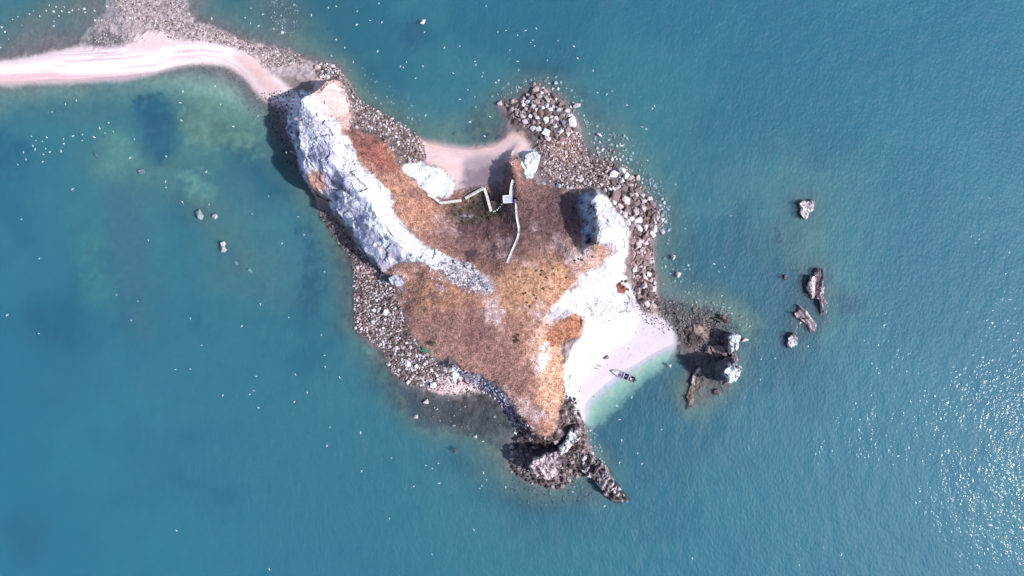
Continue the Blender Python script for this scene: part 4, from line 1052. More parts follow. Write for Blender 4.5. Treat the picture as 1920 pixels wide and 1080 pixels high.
def rock_mass(name, outline, h, top, side, label, cat, base_z=-2.6, spread=1.18, rough=0.5, group=None, seed=0, dome=0.1, parent=None, guano=0.8, stripe=None):
    """a rock built ring by ring from below the ground to its top, broken up by ledges and cracks"""
    P0 = np.array([W(x, y, h * 0.9) for x, y in outline])
    per = np.hypot(*np.diff(np.vstack([P0, P0[:1]]), axis=0).T).sum()
    n = int(min(150, max(30, per / 0.32)))
    P = resample(P0, n); c = P.mean(0)
    rad = np.hypot(*(P - c).T).mean()
    hh = h - base_z
    nl = int(min(26, max(6, hh / 0.5)))
    prof = []
    for i in range(nl):
        t = i / (nl - 1); prof.append((t * 0.97, 1 + (spread - 1) * (1 - t) ** 1.5 - 0.10 * t ** 4))
    nc = int(min(16, max(4, rad / 0.4)))
    for i in range(nc):
        q = 1 - (i + 1) / (nc + 1); prof.append((0.97 + 0.03 * (1 - q * q), 0.9 * q))
    V = []
    for (t, s_) in prof:
        V.append(np.column_stack([c + (P - c) * s_, np.full(n, base_z + hh * t)]))
    V = np.vstack(V + [[[c[0], c[1], h]]])
    x, y, z = V.T.copy()
    dirv = V[:, :2] - c; dl = np.hypot(*dirv.T) + 1e-6; dirv = dirv / dl[:, None]
    edge = np.clip(dl / rad, 0, 1)
    u_ = x * 0.8 + y * 0.6; v_ = y * 0.8 - x * 0.6
    big = fbm(x + z * 0.9 + seed * 13, y - z * 0.7, 4.0, 3, 500 + seed)
    cr = ridged(u_ * 1.0 + seed, v_ * 0.35 + z * 0.25, 2.2, 4, 600 + seed) - 0.55
    led = (np.floor(z * 1.6 + big * 1.5) - z * 1.6) * 0.12
    fin_ = fbm(x * 1.0 + z * 1.3, y + z * 0.8, 0.9, 2, 650 + seed)
    wv_, wt_, wc_ = worley(u_ + z * 0.5 + seed * 3.7, v_ * 0.6 - z * 0.4, 1.9, 2300 + seed)
    fin_ = fin_ + wv_ * 1.6 + wt_ * 1.6 - wc_ * 0.8
    k = rough * (big * 1.1 + cr * 1.5 + led + fin_ * 0.35) * edge
    V[:, 0] += dirv[:, 0] * k; V[:, 1] += dirv[:, 1] * k
    up_ = np.clip((z - base_z) / hh, 0, 1) ** 2
    V[:, 2] += up_ * rough * (cr * 2.2 + fbm(x, y, 3.5, 3, 700 + seed) * 1.6 + fin_ * 0.5) * min(1.0, max(h, 0.6) / 3.0 + 0.25)
    if stripe is not None:
        sx_ = x * math.cos(stripe) + y * math.sin(stripe)
        bandv = fbm(sx_ * 1.0 + big * 0.8, (y * math.cos(stripe) - x * math.sin(stripe)) * 0.12, 1.5, 3, 950 + seed, 0.6)
        V[:, 2] += up_ * bandv * 1.5 * min(1.0, h / 2.0)
        k2 = bandv * 0.8 * edge; V[:, 0] += dirv[:, 0] * k2; V[:, 1] += dirv[:, 1] * k2
    F = []
    m_ = len(prof)
    I = np.arange(n); J2 = (I + 1) % n
    for i in range(m_ - 1):
        a, b = i * n + I, i * n + J2
        F.append(np.stack([a, b, b + n], 1)); F.append(np.stack([a, b + n, a + n], 1))
    F.append(np.stack([(m_ - 1) * n + I, (m_ - 1) * n + J2, np.full(n, m_ * n)], 1))
    F = np.concatenate(F)
    ed = 1 - np.clip((dl / rad - 0.75) / 0.3, 0, 1)
    fl = cl((z - base_z) / hh * 4 - 3.1 + fbm(x, y, 2.0, 4, 800 + seed) * 1.5 + cr * 1.6 + (ed - 0.5) * 0.5) * guano / 0.8
    if stripe is not None: fl = cl(0.45 + bandv * 2.2 + cr * 0.8) * (z > 0.3)
    fl = np.clip(fl, 0, 1)
    C = (lin(*side) / 1.5) * (1 - fl[:, None]) + (lin(*top) / 1.5) * fl[:, None]
    C = C * (1 + 0.5 * fbm(x + z, y - z, 1.2, 3, 900 + seed) + 0.5 * np.minimum(cr, 0.1) + 0.25 * wv_ - 0.4 * wc_)[:, None]
    C = C * np.where(z < 0.4, 0.6, 1.0)[:, None]
    o = fast_mesh(name, V, F, M_rockface, np.clip(C, 0.02, 0.85))
    if parent is None: tag(o, label, cat, group)
    else: o.parent = parent
    return o

rock_mass('sea_stack', [(1357,707),(1358,692),(1368,686),(1376,676),(1384,680),(1391,690),(1388,705),(1378,717),(1362,721)], 13, (244,248,250), (120,112,124), 'tall white topped sea stack with a long shadow on the reef', 'sea stack', seed=1, rough=0.9)
rock_mass('sea_stack', [(1361,642),(1366,631),(1378,629),(1387,633),(1384,645),(1378,660),(1370,662)], 7, (238,238,244), (116,100,106), 'smaller jagged stack at the reef\'s outer edge above the white topped one', 'sea stack', seed=2, rough=0.9)
rock_mass('rock_rib', [(1370,662),(1379,662),(1385,678),(1376,682)], 3.5, (190,176,178), (110,96,98), 'low rock rib joining the two stacks of the reef', 'rock', seed=3)
rock_mass('islet', [(1500,382),(1506,374),(1520,373),(1533,374),(1535,384),(1527,393),(1518,402),(1508,408),(1500,396)], 1.2, (232,218,222), (150,126,128), 'pale rounded islet alone at the top right of the rocks', 'islet', seed=4, rough=1.0)
rock_mass('islet', [(1533,506),(1544,508),(1542,525),(1545,545),(1551,562),(1548,591),(1541,588),(1537,562),(1522,560),(1513,550),(1520,528)], 1.2, (216,198,202), (124,106,112), 'long forked brown islet with a narrow tail', 'islet', seed=5, rough=0.95, stripe=R(-10))
rock_mass('islet', [(1499,573),(1506,576),(1518,590),(1530,606),(1532,618),(1521,622),(1510,606),(1494,594)], 1.1, (214,194,198), (130,110,116), 'slanting ribbed islet below the forked one', 'islet', seed=6, rough=0.95, stripe=R(40))
rock_mass('islet', [(1480,630),(1488,626),(1497,634),(1494,646),(1484,654),(1478,644)], 1.7, (236,226,228), (110,92,98), 'smallest blocky islet, lowest of the rocks on the right', 'islet', seed=7, rough=0.7)
rock_mass('islet', [(1469,517),(1475,514),(1479,520),(1476,526),(1470,524)], 0.7, (170,152,160), (110,96,104), 'tiny rock just breaking the surface left of the forked islet', 'islet', seed=8, rough=0.3)
rock_mass('drowned_rock', [(1453,425),(1462,430),(1468,446),(1466,458),(1456,455)], -1.5, (120,110,124), (90,84,100), 'violet drowned rock under the water left of the islets', 'rock', seed=9, rough=0.3, base_z=-3)
rock_mass('headland_stack', [(992,884),(990,872),(1000,862),(1020,853),(1040,849),(1054,862),(1058,878),(1046,892),(1020,896),(1004,893)], 10.5, (232,206,210), (96,82,88), 'broad pinkish topped rock stack at the foot of the southern headland', 'rock stack', base_z=-1.5, seed=10, rough=0.9, spread=1.22)
rock_mass('rock_fin', [(1036,856),(1050,838),(1062,818),(1070,802),(1084,800),(1094,812),(1084,826),(1066,842),(1050,858)], 8.2, (242,238,242), (104,88,92), 'narrow white topped rock fin linking headland ridge and stack', 'rock', base_z=-1, seed=11, rough=0.8)
rr = rock_mass('rock_ridge', [(1090,850),(1110,855),(1130,872),(1146,890),(1155,908),(1168,925),(1182,939),(1172,945),(1150,938),(1130,924),(1114,902),(1092,884)], 2.8, (206,192,196), (84,72,78), 'jagged dark rock ridge running out to sea at the lower right of the island', 'rock ridge', seed=12, rough=1.1, stripe=R(-38))
SL = []
rsl = random.Random(12)
for i in range(24):
    t = i / 23; cxp, cyp = 1094 + 80 * t + rsl.uniform(-2, 2), 862 + 76 * t ** 0.93 + rsl.uniform(-2, 2)
    off_ = rsl.uniform(-7, 7) * (1 - 0.6 * t); cxp += off_ * 0.7; cyp -= off_ * 0.7
    wd_ = (22 - 11 * t) * rsl.uniform(0.6, 1.2)
    if 0.62 < t < 0.8: c = rsl.choice([(246,250,250), (240,244,246), (226,214,216)])
    else: c = rsl.choice([(206,190,194), (110,96,102), (150,126,128), (88,76,84), (226,214,218), (70,60,68)])
    SL.append((cxp, cyp, wd_, rsl.uniform(3.4, 7.0), rsl.uniform(36, 64), (4.9 - 2.0 * t) * rsl.uniform(0.85, 1.15), c))
for i, (x, y, L_, w_, ang, hh_, c) in enumerate(SL):
    wx_, wy_ = W(x, y, hh_)
    o = bpy.data.objects.new('slab', PROTO[i % 8][0]); col.objects.link(o)
    o.location = (wx_, wy_, hh_ - 1.4); o.scale = (L_ * S * 0.55, w_ * S * 0.7, 2.0); o.rotation_euler = (random.uniform(-.3, .3), 0.2, R(ang))
    o.color = (*[float(v) for v in lin(*c) / 1.5], 1)
    o.parent = rr
rock_mass('reef_rock', [(1335,596),(1350,589),(1368,596),(1367,609),(1346,607)], 1.3, (150,132,134), (70,60,66), 'dark ragged rock on the upper edge of the south eastern reef', 'rock', seed=21, rough=0.9, base_z=-1.5, stripe=R(60))
rock_mass('reef_rock', [(1326,648),(1348,650),(1364,660),(1360,674),(1340,668),(1325,660)], 1.5, (140,124,126), (62,54,60), 'dark rock shelf in the shade left of the reef\'s stacks', 'rock', seed=22, rough=0.9, base_z=-1.5, stripe=R(30))
rock_mass('reef_rock', [(1300,700),(1312,688),(1320,700),(1308,724),(1297,724)], 0.9, (190,168,160), (90,80,82), 'slanting pale ribbed rock at the reef\'s lower left', 'rock', seed=23, rough=0.7, base_z=-1.5, stripe=R(-20))
rock_mass('reef_rock', [(1286,742),(1296,720),(1304,730),(1300,758),(1288,768)], 0.35, (196,180,164), (110,98,92), 'half drowned streaked rock at the reef\'s lowest end', 'rock', seed=24, rough=0.6, base_z=-1.5, stripe=R(-15))
rock_mass('reef_rock', [(1280,618),(1305,606),(1330,614),(1332,636),(1305,648),(1284,638)], 0.9, (160,138,130), (92,78,78), 'broad brown broken rock in the middle of the reef', 'rock', seed=25, rough=0.9, base_z=-1.2, stripe=R(70))
rock_mass('outcrop', [(728,522),(738,514),(752,520),(758,530),(748,536),(734,534)], 8.5, (190,192,214), (130,128,146), 'bluish outcrop above the western boulder beach', 'outcrop', base_z=3, seed=14, rough=0.35)
rock_mass('outcrop', [(838,690),(842,668),(852,664),(860,676),(866,692),(858,694),(848,680)], 7.5, (120,110,118), (88,80,90), 'dark hooked outcrop at the end of the western boulder beach', 'outcrop', base_z=3, seed=15, rough=0.35)
rock_mass('white_outcrop', [(984,290),(1000,282),(1013,290),(1011,308),(1003,328),(992,326),(982,306)], 6.8, (248,250,250), (226,222,226), 'smooth white outcrop at the root of the northern point', 'outcrop', base_z=2.0, seed=16, rough=0.3)

# ------------------------------------------------------------------ grass and shrubs
def tufts():
    n = 46000
    cand = np.stack([rs.uniform(630, 1180, n * 3), rs.uniform(225, 850, n * 3)], 1)
    cand = cand[inside(GRASS, cand[:, 0], cand[:, 1])][:n]
    X_, Y_, G_ = ground_v(cand[:, 0], cand[:, 1])
    keep = G_ > 1.2
    X_, Y_, G_ = X_[keep], Y_[keep], G_[keep]
    base_c = sample(A, X_, Y_) * 1.12
    n = len(X_)
    V, F, C = [], [], []
    nb = 4
    ang = rs.uniform(0, 2 * np.pi, (n, nb)); ln = rs.uniform(0.2, 0.62, (n, nb)); ht = rs.uniform(0.12, 0.5, (n, nb)) * (0.6 + 0.8 * rs.uniform(0, 1, (n, 1)))
    wd = rs.uniform(0.05, 0.13, (n, nb))
    dx, dy = np.cos(ang), np.sin(ang)
    X3, Y3, G3 = X_[:, None], Y_[:, None], G_[:, None]
    p0 = np.stack([X3 - dy * wd, Y3 + dx * wd, G3 + 0 * wd - 0.05], -1)
    p1 = np.stack([X3 + dy * wd, Y3 - dx * wd, G3 + 0 * wd - 0.05], -1)
    p2 = np.stack([X3 + dx * ln, Y3 + dy * ln, G3 + ht], -1)
    VV = np.stack([p0, p1, p2], 2).reshape(-1, 3)
    FF = np.arange(len(VV)).reshape(-1, 3)
    var = rs.uniform(0.72, 1.3, (n, 1)) * np.ones((1, nb)); var = var * rs.uniform(0.85, 1.15, (n, nb))
    hue = rs.uniform(-0.07, 0.07, (n, 1, 1))
    CC = base_c[:, None, :] * var[..., None] * (1 + hue * np.array([1.0, 0.0, -1.0]))
    CC = np.repeat(CC.reshape(-1, 3), 3, 0)
    o = fast_mesh('dry_grass', VV, FF, M_grass, np.clip(CC, 0.01, 0.8))
    tag(o, 'dry orange and brown grass tufts covering the island slopes', 'grass', kind='stuff')
tufts()

def leafy(name, n, seed, rad, hgt, c1, c2, leaf=0.16):
    r = np.random.default_rng(seed)
    lob = [(r.uniform(-.5, .5) * rad, r.uniform(-.5, .5) * rad, r.uniform(0.45, 0.8) * hgt, r.uniform(.4, .65) * rad) for _ in range(5)]
    V, C = [], []
    for i in range(n):
        L_ = lob[r.integers(0, 5)]
        d = r.normal(size=3); d /= np.linalg.norm(d); d *= L_[3] * r.uniform(.55, 1.0)
        p = np.array([L_[0] + d[0], L_[1] + d[1], max(0.05, L_[2] + d[2] * 0.7)])
        t = r.normal(size=3); t /= np.linalg.norm(t); b_ = np.cross(t, r.normal(size=3)); b_ /= np.linalg.norm(b_)
        s = leaf * r.uniform(.6, 1.3)
        V += [p - t * s, p + b_ * s * .5, p + t * s, p - b_ * s * .5]
        k = r.uniform(0, 1); cc = lin(*c1) * (1 - k) + lin(*c2) * k
        C += [cc] * 4
    return np.array(V), np.arange(4 * n).reshape(-1, 4), np.array(C)
M_leaf = attr_mat('shrub_leaves', 3, 0.2, 0.0, 0.7)
M_bark = plain('bark', (0.10, 0.07, 0.05))
def shrub_proto(seed, rad, hgt, c1, c2, n):
    V, F, C = leafy('foliage', n, seed, rad, hgt, c1, c2)
    f = fast_mesh('foliage', V, F, M_leaf, C); col.objects.unlink(f)
    vs_, fs_ = [], []
    for k in range(4):
        a = k * 1.6 + seed; b = len(vs_)
        tip = Vector((math.cos(a) * rad * .5, math.sin(a) * rad * .5, hgt * .7))
        for q in range(3):
            vs_.append((0.05 * math.cos(q * 2.1), 0.05 * math.sin(q * 2.1), -0.1))
        vs_.append(tuple(tip))
        fs_ += [(b, b + 1, b + 3), (b + 1, b + 2, b + 3), (b + 2, b, b + 3)]
    s = mesh_obj('stem', vs_, fs_, M_bark); col.objects.unlink(s)
    return f.data, s.data
GREENS = [shrub_proto(s, r_, h_, (72,76,58), (118,108,84), 260) for s, r_, h_ in ((1, 0.9, 1.3), (2, 1.2, 1.6), (3, 1.0, 1.1))]
OLIVES = [shrub_proto(s, r_, h_, (84,72,54), (118,98,66), 150) for s, r_, h_ in ((4, 0.55, 0.6), (5, 0.7, 0.7))]
shrubs = {}
NTH = ['leftmost', 'second from left', 'third from left', 'fourth from left', 'fifth from left', 'sixth from left', 'seventh from left', 'eighth from left', 'ninth from left', 'tenth from left', 'eleventh from left', 'twelfth from left', 'thirteenth from left']
def nth(i, n):
    return NTH[i] if i < 13 else NTH[n - 1 - i].replace('left', 'right') if n - 1 - i < 13 else 'in the middle'
def place_shrub(px, py, proto, sc, label, group):
    x, y, g = ground(px, py)
    e_ = bpy.data.objects.new('shrub', None); col.objects.link(e_)
    e_.location = (x, y, g - 0.05); e_.scale = (sc, sc, sc); e_.rotation_euler = (0, 0, random.uniform(0, 6.28)); e_.empty_display_size = 0.2
    for nm, d in (('foliage', proto[0]), ('stem', proto[1])):
        c_ = bpy.data.objects.new(nm, d); col.objects.link(c_); c_.parent = e_
    tag(e_, label, 'shrub', group); shrubs.setdefault(label, []).append((px, e_))
rs2 = random.Random(5)
k = 0
while k < 44:
    px, py = rs2.uniform(838, 948), rs2.uniform(362, 422)
    if inside(GREEN, np.array([px]), np.array([py]))[0]:
        place_shrub(px, py, GREENS[k % 3], rs2.uniform(0.35, 0.85), 'dark green shrub in the ' + ('upper' if py < 398 else 'lower') + ' half of the thicket beside the walkway', 'green shrubs of the hollow'); k += 1
for (px, py) in [(986,504),(1005,507),(1014,515),(1017,507),(983,532),(981,551),(985,549),(1001,554),(1005,560),(1018,541),(1031,541),(1040,515),(1081,500),(1093,487),(1078,489),(1038,503),(988,566),(993,574),(1062,520),(1050,531),(1085,485),(1110,482),(972,520),(966,515),(1024,520)]:
    place_shrub(px, py, OLIVES[k % 2], rs2.uniform(0.35, 0.95), 'small olive brown bush dotted over the yellow plateau', 'bushes on the plateau'); k += 1
for (px, py) in [(968,632),(972,638),(965,640),(970,628)]:
    place_shrub(px, py, OLIVES[k % 2], 1.1, 'dark bush in the small clump on the southern slope', 'bush clump on the southern slope'); k += 1
place_shrub(812, 645, GREENS[0], 1.3, 'yellow green bush at the top edge of the western boulder beach', None)
for (px, py) in [(1163,533),(1168,540),(1172,528),(1176,543),(1166,526)]:
    place_shrub(px, py, OLIVES[k % 2], 1.1, 'rust brown bush on the bare white eastern slope', 'rust brown bushes'); k += 1

for lab, L_ in shrubs.items():
    L_.sort(key=lambda q: q[0])
    if len(L_) > 1:
        for i, (px, o) in enumerate(L_): o['label'] = f'{lab}, {nth(i, len(L_))}'
# ------------------------------------------------------------------ built things
M_conc = plain('pale_concrete', (0.72, 0.73, 0.72), 0.12, 1.5, 0.1)
M_slab = plain('platform_tiles', (0.36, 0.37, 0.46), 0.35, 1.6, 0.1)
M_wood = plain('weathered_boards', (0.62, 0.58, 0.55), 0.2, 3.0, 0.1)
M_net = plain('green_net', (0.05, 0.16, 0.11), 0.4, 4.0, 0.4)
def box_geo(V, F, c, sx, sy, sz, ang=0.0, pitch=0.0):
    b = len(V); m_ = Matrix.Translation(c) @ Matrix.Rotation(ang, 4, 'Z') @ Matrix.Rotation(pitch, 4, 'Y')
    for x in (-.5, .5):
        for y in (-.5, .5):
            for z in (-.5, .5):
                V.append(tuple(m_ @ Vector((x * sx, y * sy, z * sz))))
    F += [(b, b + 1, b + 3, b + 2), (b + 4, b + 6, b + 7, b + 5), (b, b + 4, b + 5, b + 1), (b + 2, b + 3, b + 7, b + 6), (b, b + 2, b + 6, b + 4), (b + 1, b + 5, b + 7, b + 3)]
def local(V, o): return [(v[0] - o[0], v[1] - o[1], v[2] - o[2]) for v in V]
def empty(name, loc, label, cat, group=None):
    e_ = bpy.data.objects.new(name, None); e_.empty_display_size = 0.3; col.objects.link(e_); e_.location = loc
    tag(e_, label, cat, group); return e_

def line_pts(pl, lift, step):
    P = [Vector(ground(*p)) for p in pl]
    out = []
    for a, b in zip(P[:-1], P[1:]):
        n = max(1, int((b - a).length / step))
        for i in range(n):
            out.append(a.lerp(b, i / n))
    out.append(P[-1])
    return P, out

def stairs(name, pl, width, label, kerb=True, lift=0.25):
    P, q = line_pts(pl, lift, 0.42)
    base = Vector(P[0]); e_ = empty(name, base, label, 'stairs')
    V, F = [], []
    zz = np.array([max(float(sample(H, np.array(p.x), np.array(p.y))), p.z) for p in q])
    zz = np.convolve(np.pad(zz, 4, 'edge'), np.ones(9) / 9, 'valid') + lift
    for i, p in enumerate(q[:-1]):
        d = q[i + 1] - p; a = math.atan2(d.y, d.x); L_ = math.hypot(d.x, d.y)
        box_geo(V, F, Vector((p.x + d.x / 2, p.y + d.y / 2, zz[i] - 0.4)), L_ * 0.96, width, 0.8 + 0.02 * (i % 2), a)
    o_ = mesh_obj('steps', local(V, base), F, M_conc, e_); o_['kind'] = 'stuff'
    if kerb:
        for s_ in (-1, 1):
            V, F = [], []
            for i, p in enumerate(q[:-1]):
                d = q[i + 1] - p; a = math.atan2(d.y, d.x); L_ = math.hypot(d.x, d.y)
                n_ = Vector((-d.y, d.x, 0)).normalized() * s_ * (width / 2 + 0.06)
                box_geo(V, F, Vector((p.x + d.x / 2 + n_.x, p.y + d.y / 2 + n_.y, zz[i] - 0.3)), L_ * 1.02, 0.1, 0.95, a)
            mesh_obj('kerb', local(V, base), F, M_conc, e_)
    return e_
stairs('stairway', [(967,374),(968,392),(969,408),(973,428),(973,437),(970,448),(962,466),(956,480),(951,494)], 0.5, 'long narrow white stairway climbing from the platform to the plateau')
stairs('ramp', [(964,338),(961,350),(959,366)], 1.7, 'wide white concrete ramp just above the square platform', False, 0.3)

# platform
x, y, g = ground(953, 373)
pz = max(g, float(sample(H, *[np.array(v) for v in W(966, 373, 13)]))) + 0.2
x, y = W(952.5, 373.5, pz)
e_ = empty('viewing_platform', (x, y, pz - 3), 'small grey tiled platform with white rim beside the stairway', 'platform')
V, F = [], []; box_geo(V, F, Vector((0, 0, 2.85)), 3.5, 2.5, 0.3, 0.05); mesh_obj('slab', V, F, M_slab, e_)
for (cx_, cy_, sx, sy) in [(-1.72, -0.08, 0.22, 2.6), (0.05, -1.28, 3.4, 0.2), (0.0, 1.28, 3.4, 0.16)]:
    V, F = [], []; box_geo(V, F, Vector((cx_, cy_, 3.05)), sx, sy, 0.5, 0.05); mesh_obj('parapet', V, F, M_conc, e_)
for (cx_, cy_) in [(-1.5, -1.0), (-1.5, 1.0), (0.6, -1.0), (0.6, 1.0)]:
    V, F = [], []; box_geo(V, F, Vector((cx_, cy_, 0.3)), 0.25, 0.25, 5.0, 0.05); mesh_obj('post', V, F, M_conc, e_)

# zigzag boardwalk
walk = [[(803,366),(814,371),(828,382)], [(828,382),(866,377)], [(873,373),(908,354)], [(908,354),(913,368),(921,397)]]
wl = ['short lower leg of the zigzag walkway by the white slab', 'level leg of the zigzag walkway above the hollow', 'slanting leg of the zigzag walkway rising to its sharp corner', 'last leg of the zigzag walkway dropping from its sharp corner']
for pl, lab in zip(walk, wl):
    P, q = line_pts(pl, 0, 0.5)
    for p in q: pass
    zz = np.array([float(sample(H, np.array(p.x), np.array(p.y))) for p in q])
    zz = np.maximum(np.convolve(np.pad(zz, 3, 'edge'), np.ones(7) / 7, 'valid'), zz) + 1.3
    base = Vector((q[0].x, q[0].y, q[0].z)); e_ = empty('walkway', base, lab, 'walkway')
    V, F = [], []; RL = {-1: ([], []), 1: ([], [])}
    for i, p in enumerate(q[:-1]):
        d = q[i + 1] - p; a = math.atan2(d.y, d.x); L_ = math.hypot(d.x, d.y)
        box_geo(V, F, Vector((p.x + d.x / 2, p.y + d.y / 2, zz[i])), L_ * 0.9, 0.75, 0.1, a)
        n_ = Vector((-d.y, d.x, 0)).normalized() * 0.42
        for s_ in (-1, 1):
            box_geo(*RL[s_], Vector((p.x + d.x / 2 + n_.x * s_, p.y + d.y / 2 + n_.y * s_, zz[i] + 0.9)), L_ * 1.02, 0.09, 0.09, a)
        if i % 3 == 0:
            for s_ in (-1, 1):
                V3, F3 = [], []
                box_geo(V3, F3, Vector((p.x + n_.x * s_, p.y + n_.y * s_, zz[i] - 0.3)), 0.1, 0.1, 2.5, a)
                mesh_obj('post', local(V3, base), F3, M_wood, e_)
    o_ = mesh_obj('deck', local(V, base), F, M_wood, e_)
    for s_ in (-1, 1): mesh_obj('rail', local(RL[s_][0], base), RL[s_][1], M_wood, e_)
for i, (px, py) in enumerate([(925,397),(928,396),(932,394),(935,391),(938,388),(941,384),(943,381)]):
    x, y, g = ground(px, py)
    V, F = [], []
    for k in range(8):
        V += [(0.22 * math.cos(k * .785), 0.22 * math.sin(k * .785), -0.3), (0.22 * math.cos(k * .785), 0.22 * math.sin(k * .785), 0.75)]
    V += [(0, 0, 0.9)]
    for k in range(8):
        a, b = 2 * k, 2 * ((k + 1) % 8); F += [(a, b, b + 1, a + 1), (a + 1, b + 1, 16)]
    o = mesh_obj('white_post', V, F, M_conc); o.location = (x, y, g)
    tag(o, f'short white post in the row between walkway and platform, {nth(i, 7)}', 'post', 'row of white posts')

# green net heap
x, y, g = ground(799, 656)
V, F = [], []
n = 14
for j in range(n):
    for i in range(n):
        u_, v_ = i / (n - 1) * 2 - 1, j / (n - 1) * 2 - 1
        r_ = max(0, 1 - (u_ * u_ + v_ * v_) ** .8)
        V.append((u_ * 1.5 + random.uniform(-.12, .12), v_ * 0.8 + u_ * -.5 + random.uniform(-.1, .1), 0.25 * r_ + random.uniform(0, .22) + 0.28))
for j in range(n - 1):
    for i in range(n - 1):
        a = j * n + i; F.append((a, a + 1, a + n + 1, a + n))
o = mesh_obj('fishing_net', V, F, M_net); o.location = (x, y, g + 0.15)
tag(o, 'crumpled green net lying above the western boulder beach', 'net')

# ------------------------------------------------------------------ boat
M_hull = plain('painted_hull', (0.10, 0.09, 0.12), 0.3, 2.0, 0.1, 0.5)
M_rail = plain('worn_rail', (0.34, 0.34, 0.38), 0.35, 3.0, 0.1)
M_deck = plain('pale_deck', (0.44, 0.40, 0.46), 0.3, 2.5, 0.1)
M_floor = plain('grey_floor', (0.20, 0.21, 0.28), 0.35, 2.5, 0.2)
M_darkg = plain('dark_gear', (0.02, 0.025, 0.05), 0.5, 4.0, 0.5)
M_red = plain('red_crate', (0.30, 0.08, 0.10), 0.2, 3.0, 0.1)
bxp, byp = W(1168, 703.5, 0.6)
bow = Vector(W(1146, 694, 0.8)); stern = Vector(W(1190, 712, 0.8))
bang = math.atan2(bow.y - stern.y, bow.x - stern.x); BL = (bow - stern).length
bt = empty('fishing_boat', (bxp, byp, -0.02), 'dark wooden fishing boat with pale foredeck aground at the white beach', 'boat')
bt.rotation_euler = (0, 0, bang)
def half_w(t):           # t 0 stern .. 1 bow
    return 1.25 * (0.86 + 0.14 * math.sin(min(t / 0.45, 1) * math.pi / 2)) * (1 - max(0, (t - 0.45) / 0.55) ** 2.1) + 0.02
NS = 22
V, F = [], []
prof = [(1.0, 0.95), (0.97, 0.45), (0.72, 0.0), (0.0, -0.18), (-0.72, 0.0), (-0.97, 0.45), (-1.0, 0.95)]
for i in range(NS):
    t = i / (NS - 1); x_ = -BL / 2 + BL * t; w_ = half_w(t); lift = 0.45 * max(0, t - .5) ** 2 * 4
    for (u_, z_) in prof:
        V.append((x_ + (0.25 * z_ if t > 0.9 else 0) * 0.3, u_ * w_, z_ + lift * (0.4 + 0.6 * z_)))
for i in range(NS - 1):
    for j in range(6):
        a = i * 7 + j; F.append((a, a + 7, a + 8, a + 1))
F.append(tuple(range(6, -1, -1)))
o = mesh_obj('hull', V, F, M_hull, bt)
sd = o.modifiers.new('thickness', 'SOLIDIFY'); sd.thickness = 0.08
def rail_pts(s_): 
    return [(-BL / 2 + BL * i / (NS - 1), s_ * half_w(i / (NS - 1)), 0.98 + 0.45 * max(0, i / (NS - 1) - .5) ** 2 * 4) for i in range(NS)]
for s_ in (-1, 1):
    V, F = [], []
    rp = rail_pts(s_)
    for i in range(NS - 1):
        a, b = Vector(rp[i]), Vector(rp[i + 1]); d = b - a
        box_geo(V, F, (a + b) / 2, d.length * 1.04, 0.17, 0.09, math.atan2(d.y, d.x), -math.atan2(d.z, math.hypot(d.x, d.y)))
    mesh_obj('gunwale', V, F, M_rail if s_ > 0 else M_rail, bt)
def deck(name, t0, t1, z, mat, k=0.93):
    V, F = [], []
    for i in range(9):
        t = t0 + (t1 - t0) * i / 8; w_ = half_w(t) * k
        for zz_ in (z, z - 0.06):
            V += [(-BL / 2 + BL * t, -w_, zz_ + 0.45 * max(0, t - .5) ** 2 * 3), (-BL / 2 + BL * t, w_, zz_ + 0.45 * max(0, t - .5) ** 2 * 3)]
    for i in range(8):
        a = i * 4; F += [(a, a + 4, a + 5, a + 1), (a + 2, a + 3, a + 7, a + 6), (a, a + 2, a + 6, a + 4), (a + 1, a + 5, a + 7, a + 3)]
    F += [(0, 1, 3, 2), (32, 34, 35, 33)]
    return mesh_obj(name, V, F, mat, bt)
deck('floor', 0.02, 0.72, 0.32, M_floor)
deck('foredeck', 0.70, 0.95, 0.86, M_deck, 0.86)
for t in (0.06, 0.26, 0.46, 0.69):
    V, F = [], []; box_geo(V, F, Vector((-BL / 2 + BL * t, 0, 0.78)), 0.28, half_w(t) * 1.9, 0.1); mesh_obj('thwart', V, F, M_hull if t in (0.06, 0.69) else M_rail, bt)
V, F = [], []; box_geo(V, F, Vector((-BL / 2 + BL * 0.83, -0.25, 1.02)), 0.7, 0.6, 0.18); mesh_obj('hatch', V, F, M_rail, bt)
V, F = [], []; box_geo(V, F, Vector((-BL / 2 + 1.5, 0.1, 0.75)), 0.8, 0.7, 0.8); mesh_obj('engine_box', V, F, M_deck, bt)
V, F = [], []
for k in range(8):
    V += [(-BL / 2 - 0.35 + 0.16 * math.cos(k * .785), 0.16 * math.sin(k * .785), 0.2), (-BL / 2 - 0.35 + 0.2 * math.cos(k * .785), 0.2 * math.sin(k * .785), 1.25)]
V.append((-BL / 2 - 0.35, 0, 1.35))
for k in range(8):
    a, b = 2 * k, 2 * ((k + 1) % 8); F += [(a, b, b + 1, a + 1), (a + 1, b + 1, 16)]
mesh_obj('outboard_motor', V, F, M_darkg, bt)
def in_boat(lx, ly, z):
    c_, s_ = math.cos(bang), math.sin(bang); return (bxp + lx * c_ - ly * s_, byp + lx * s_ + ly * c_, z)
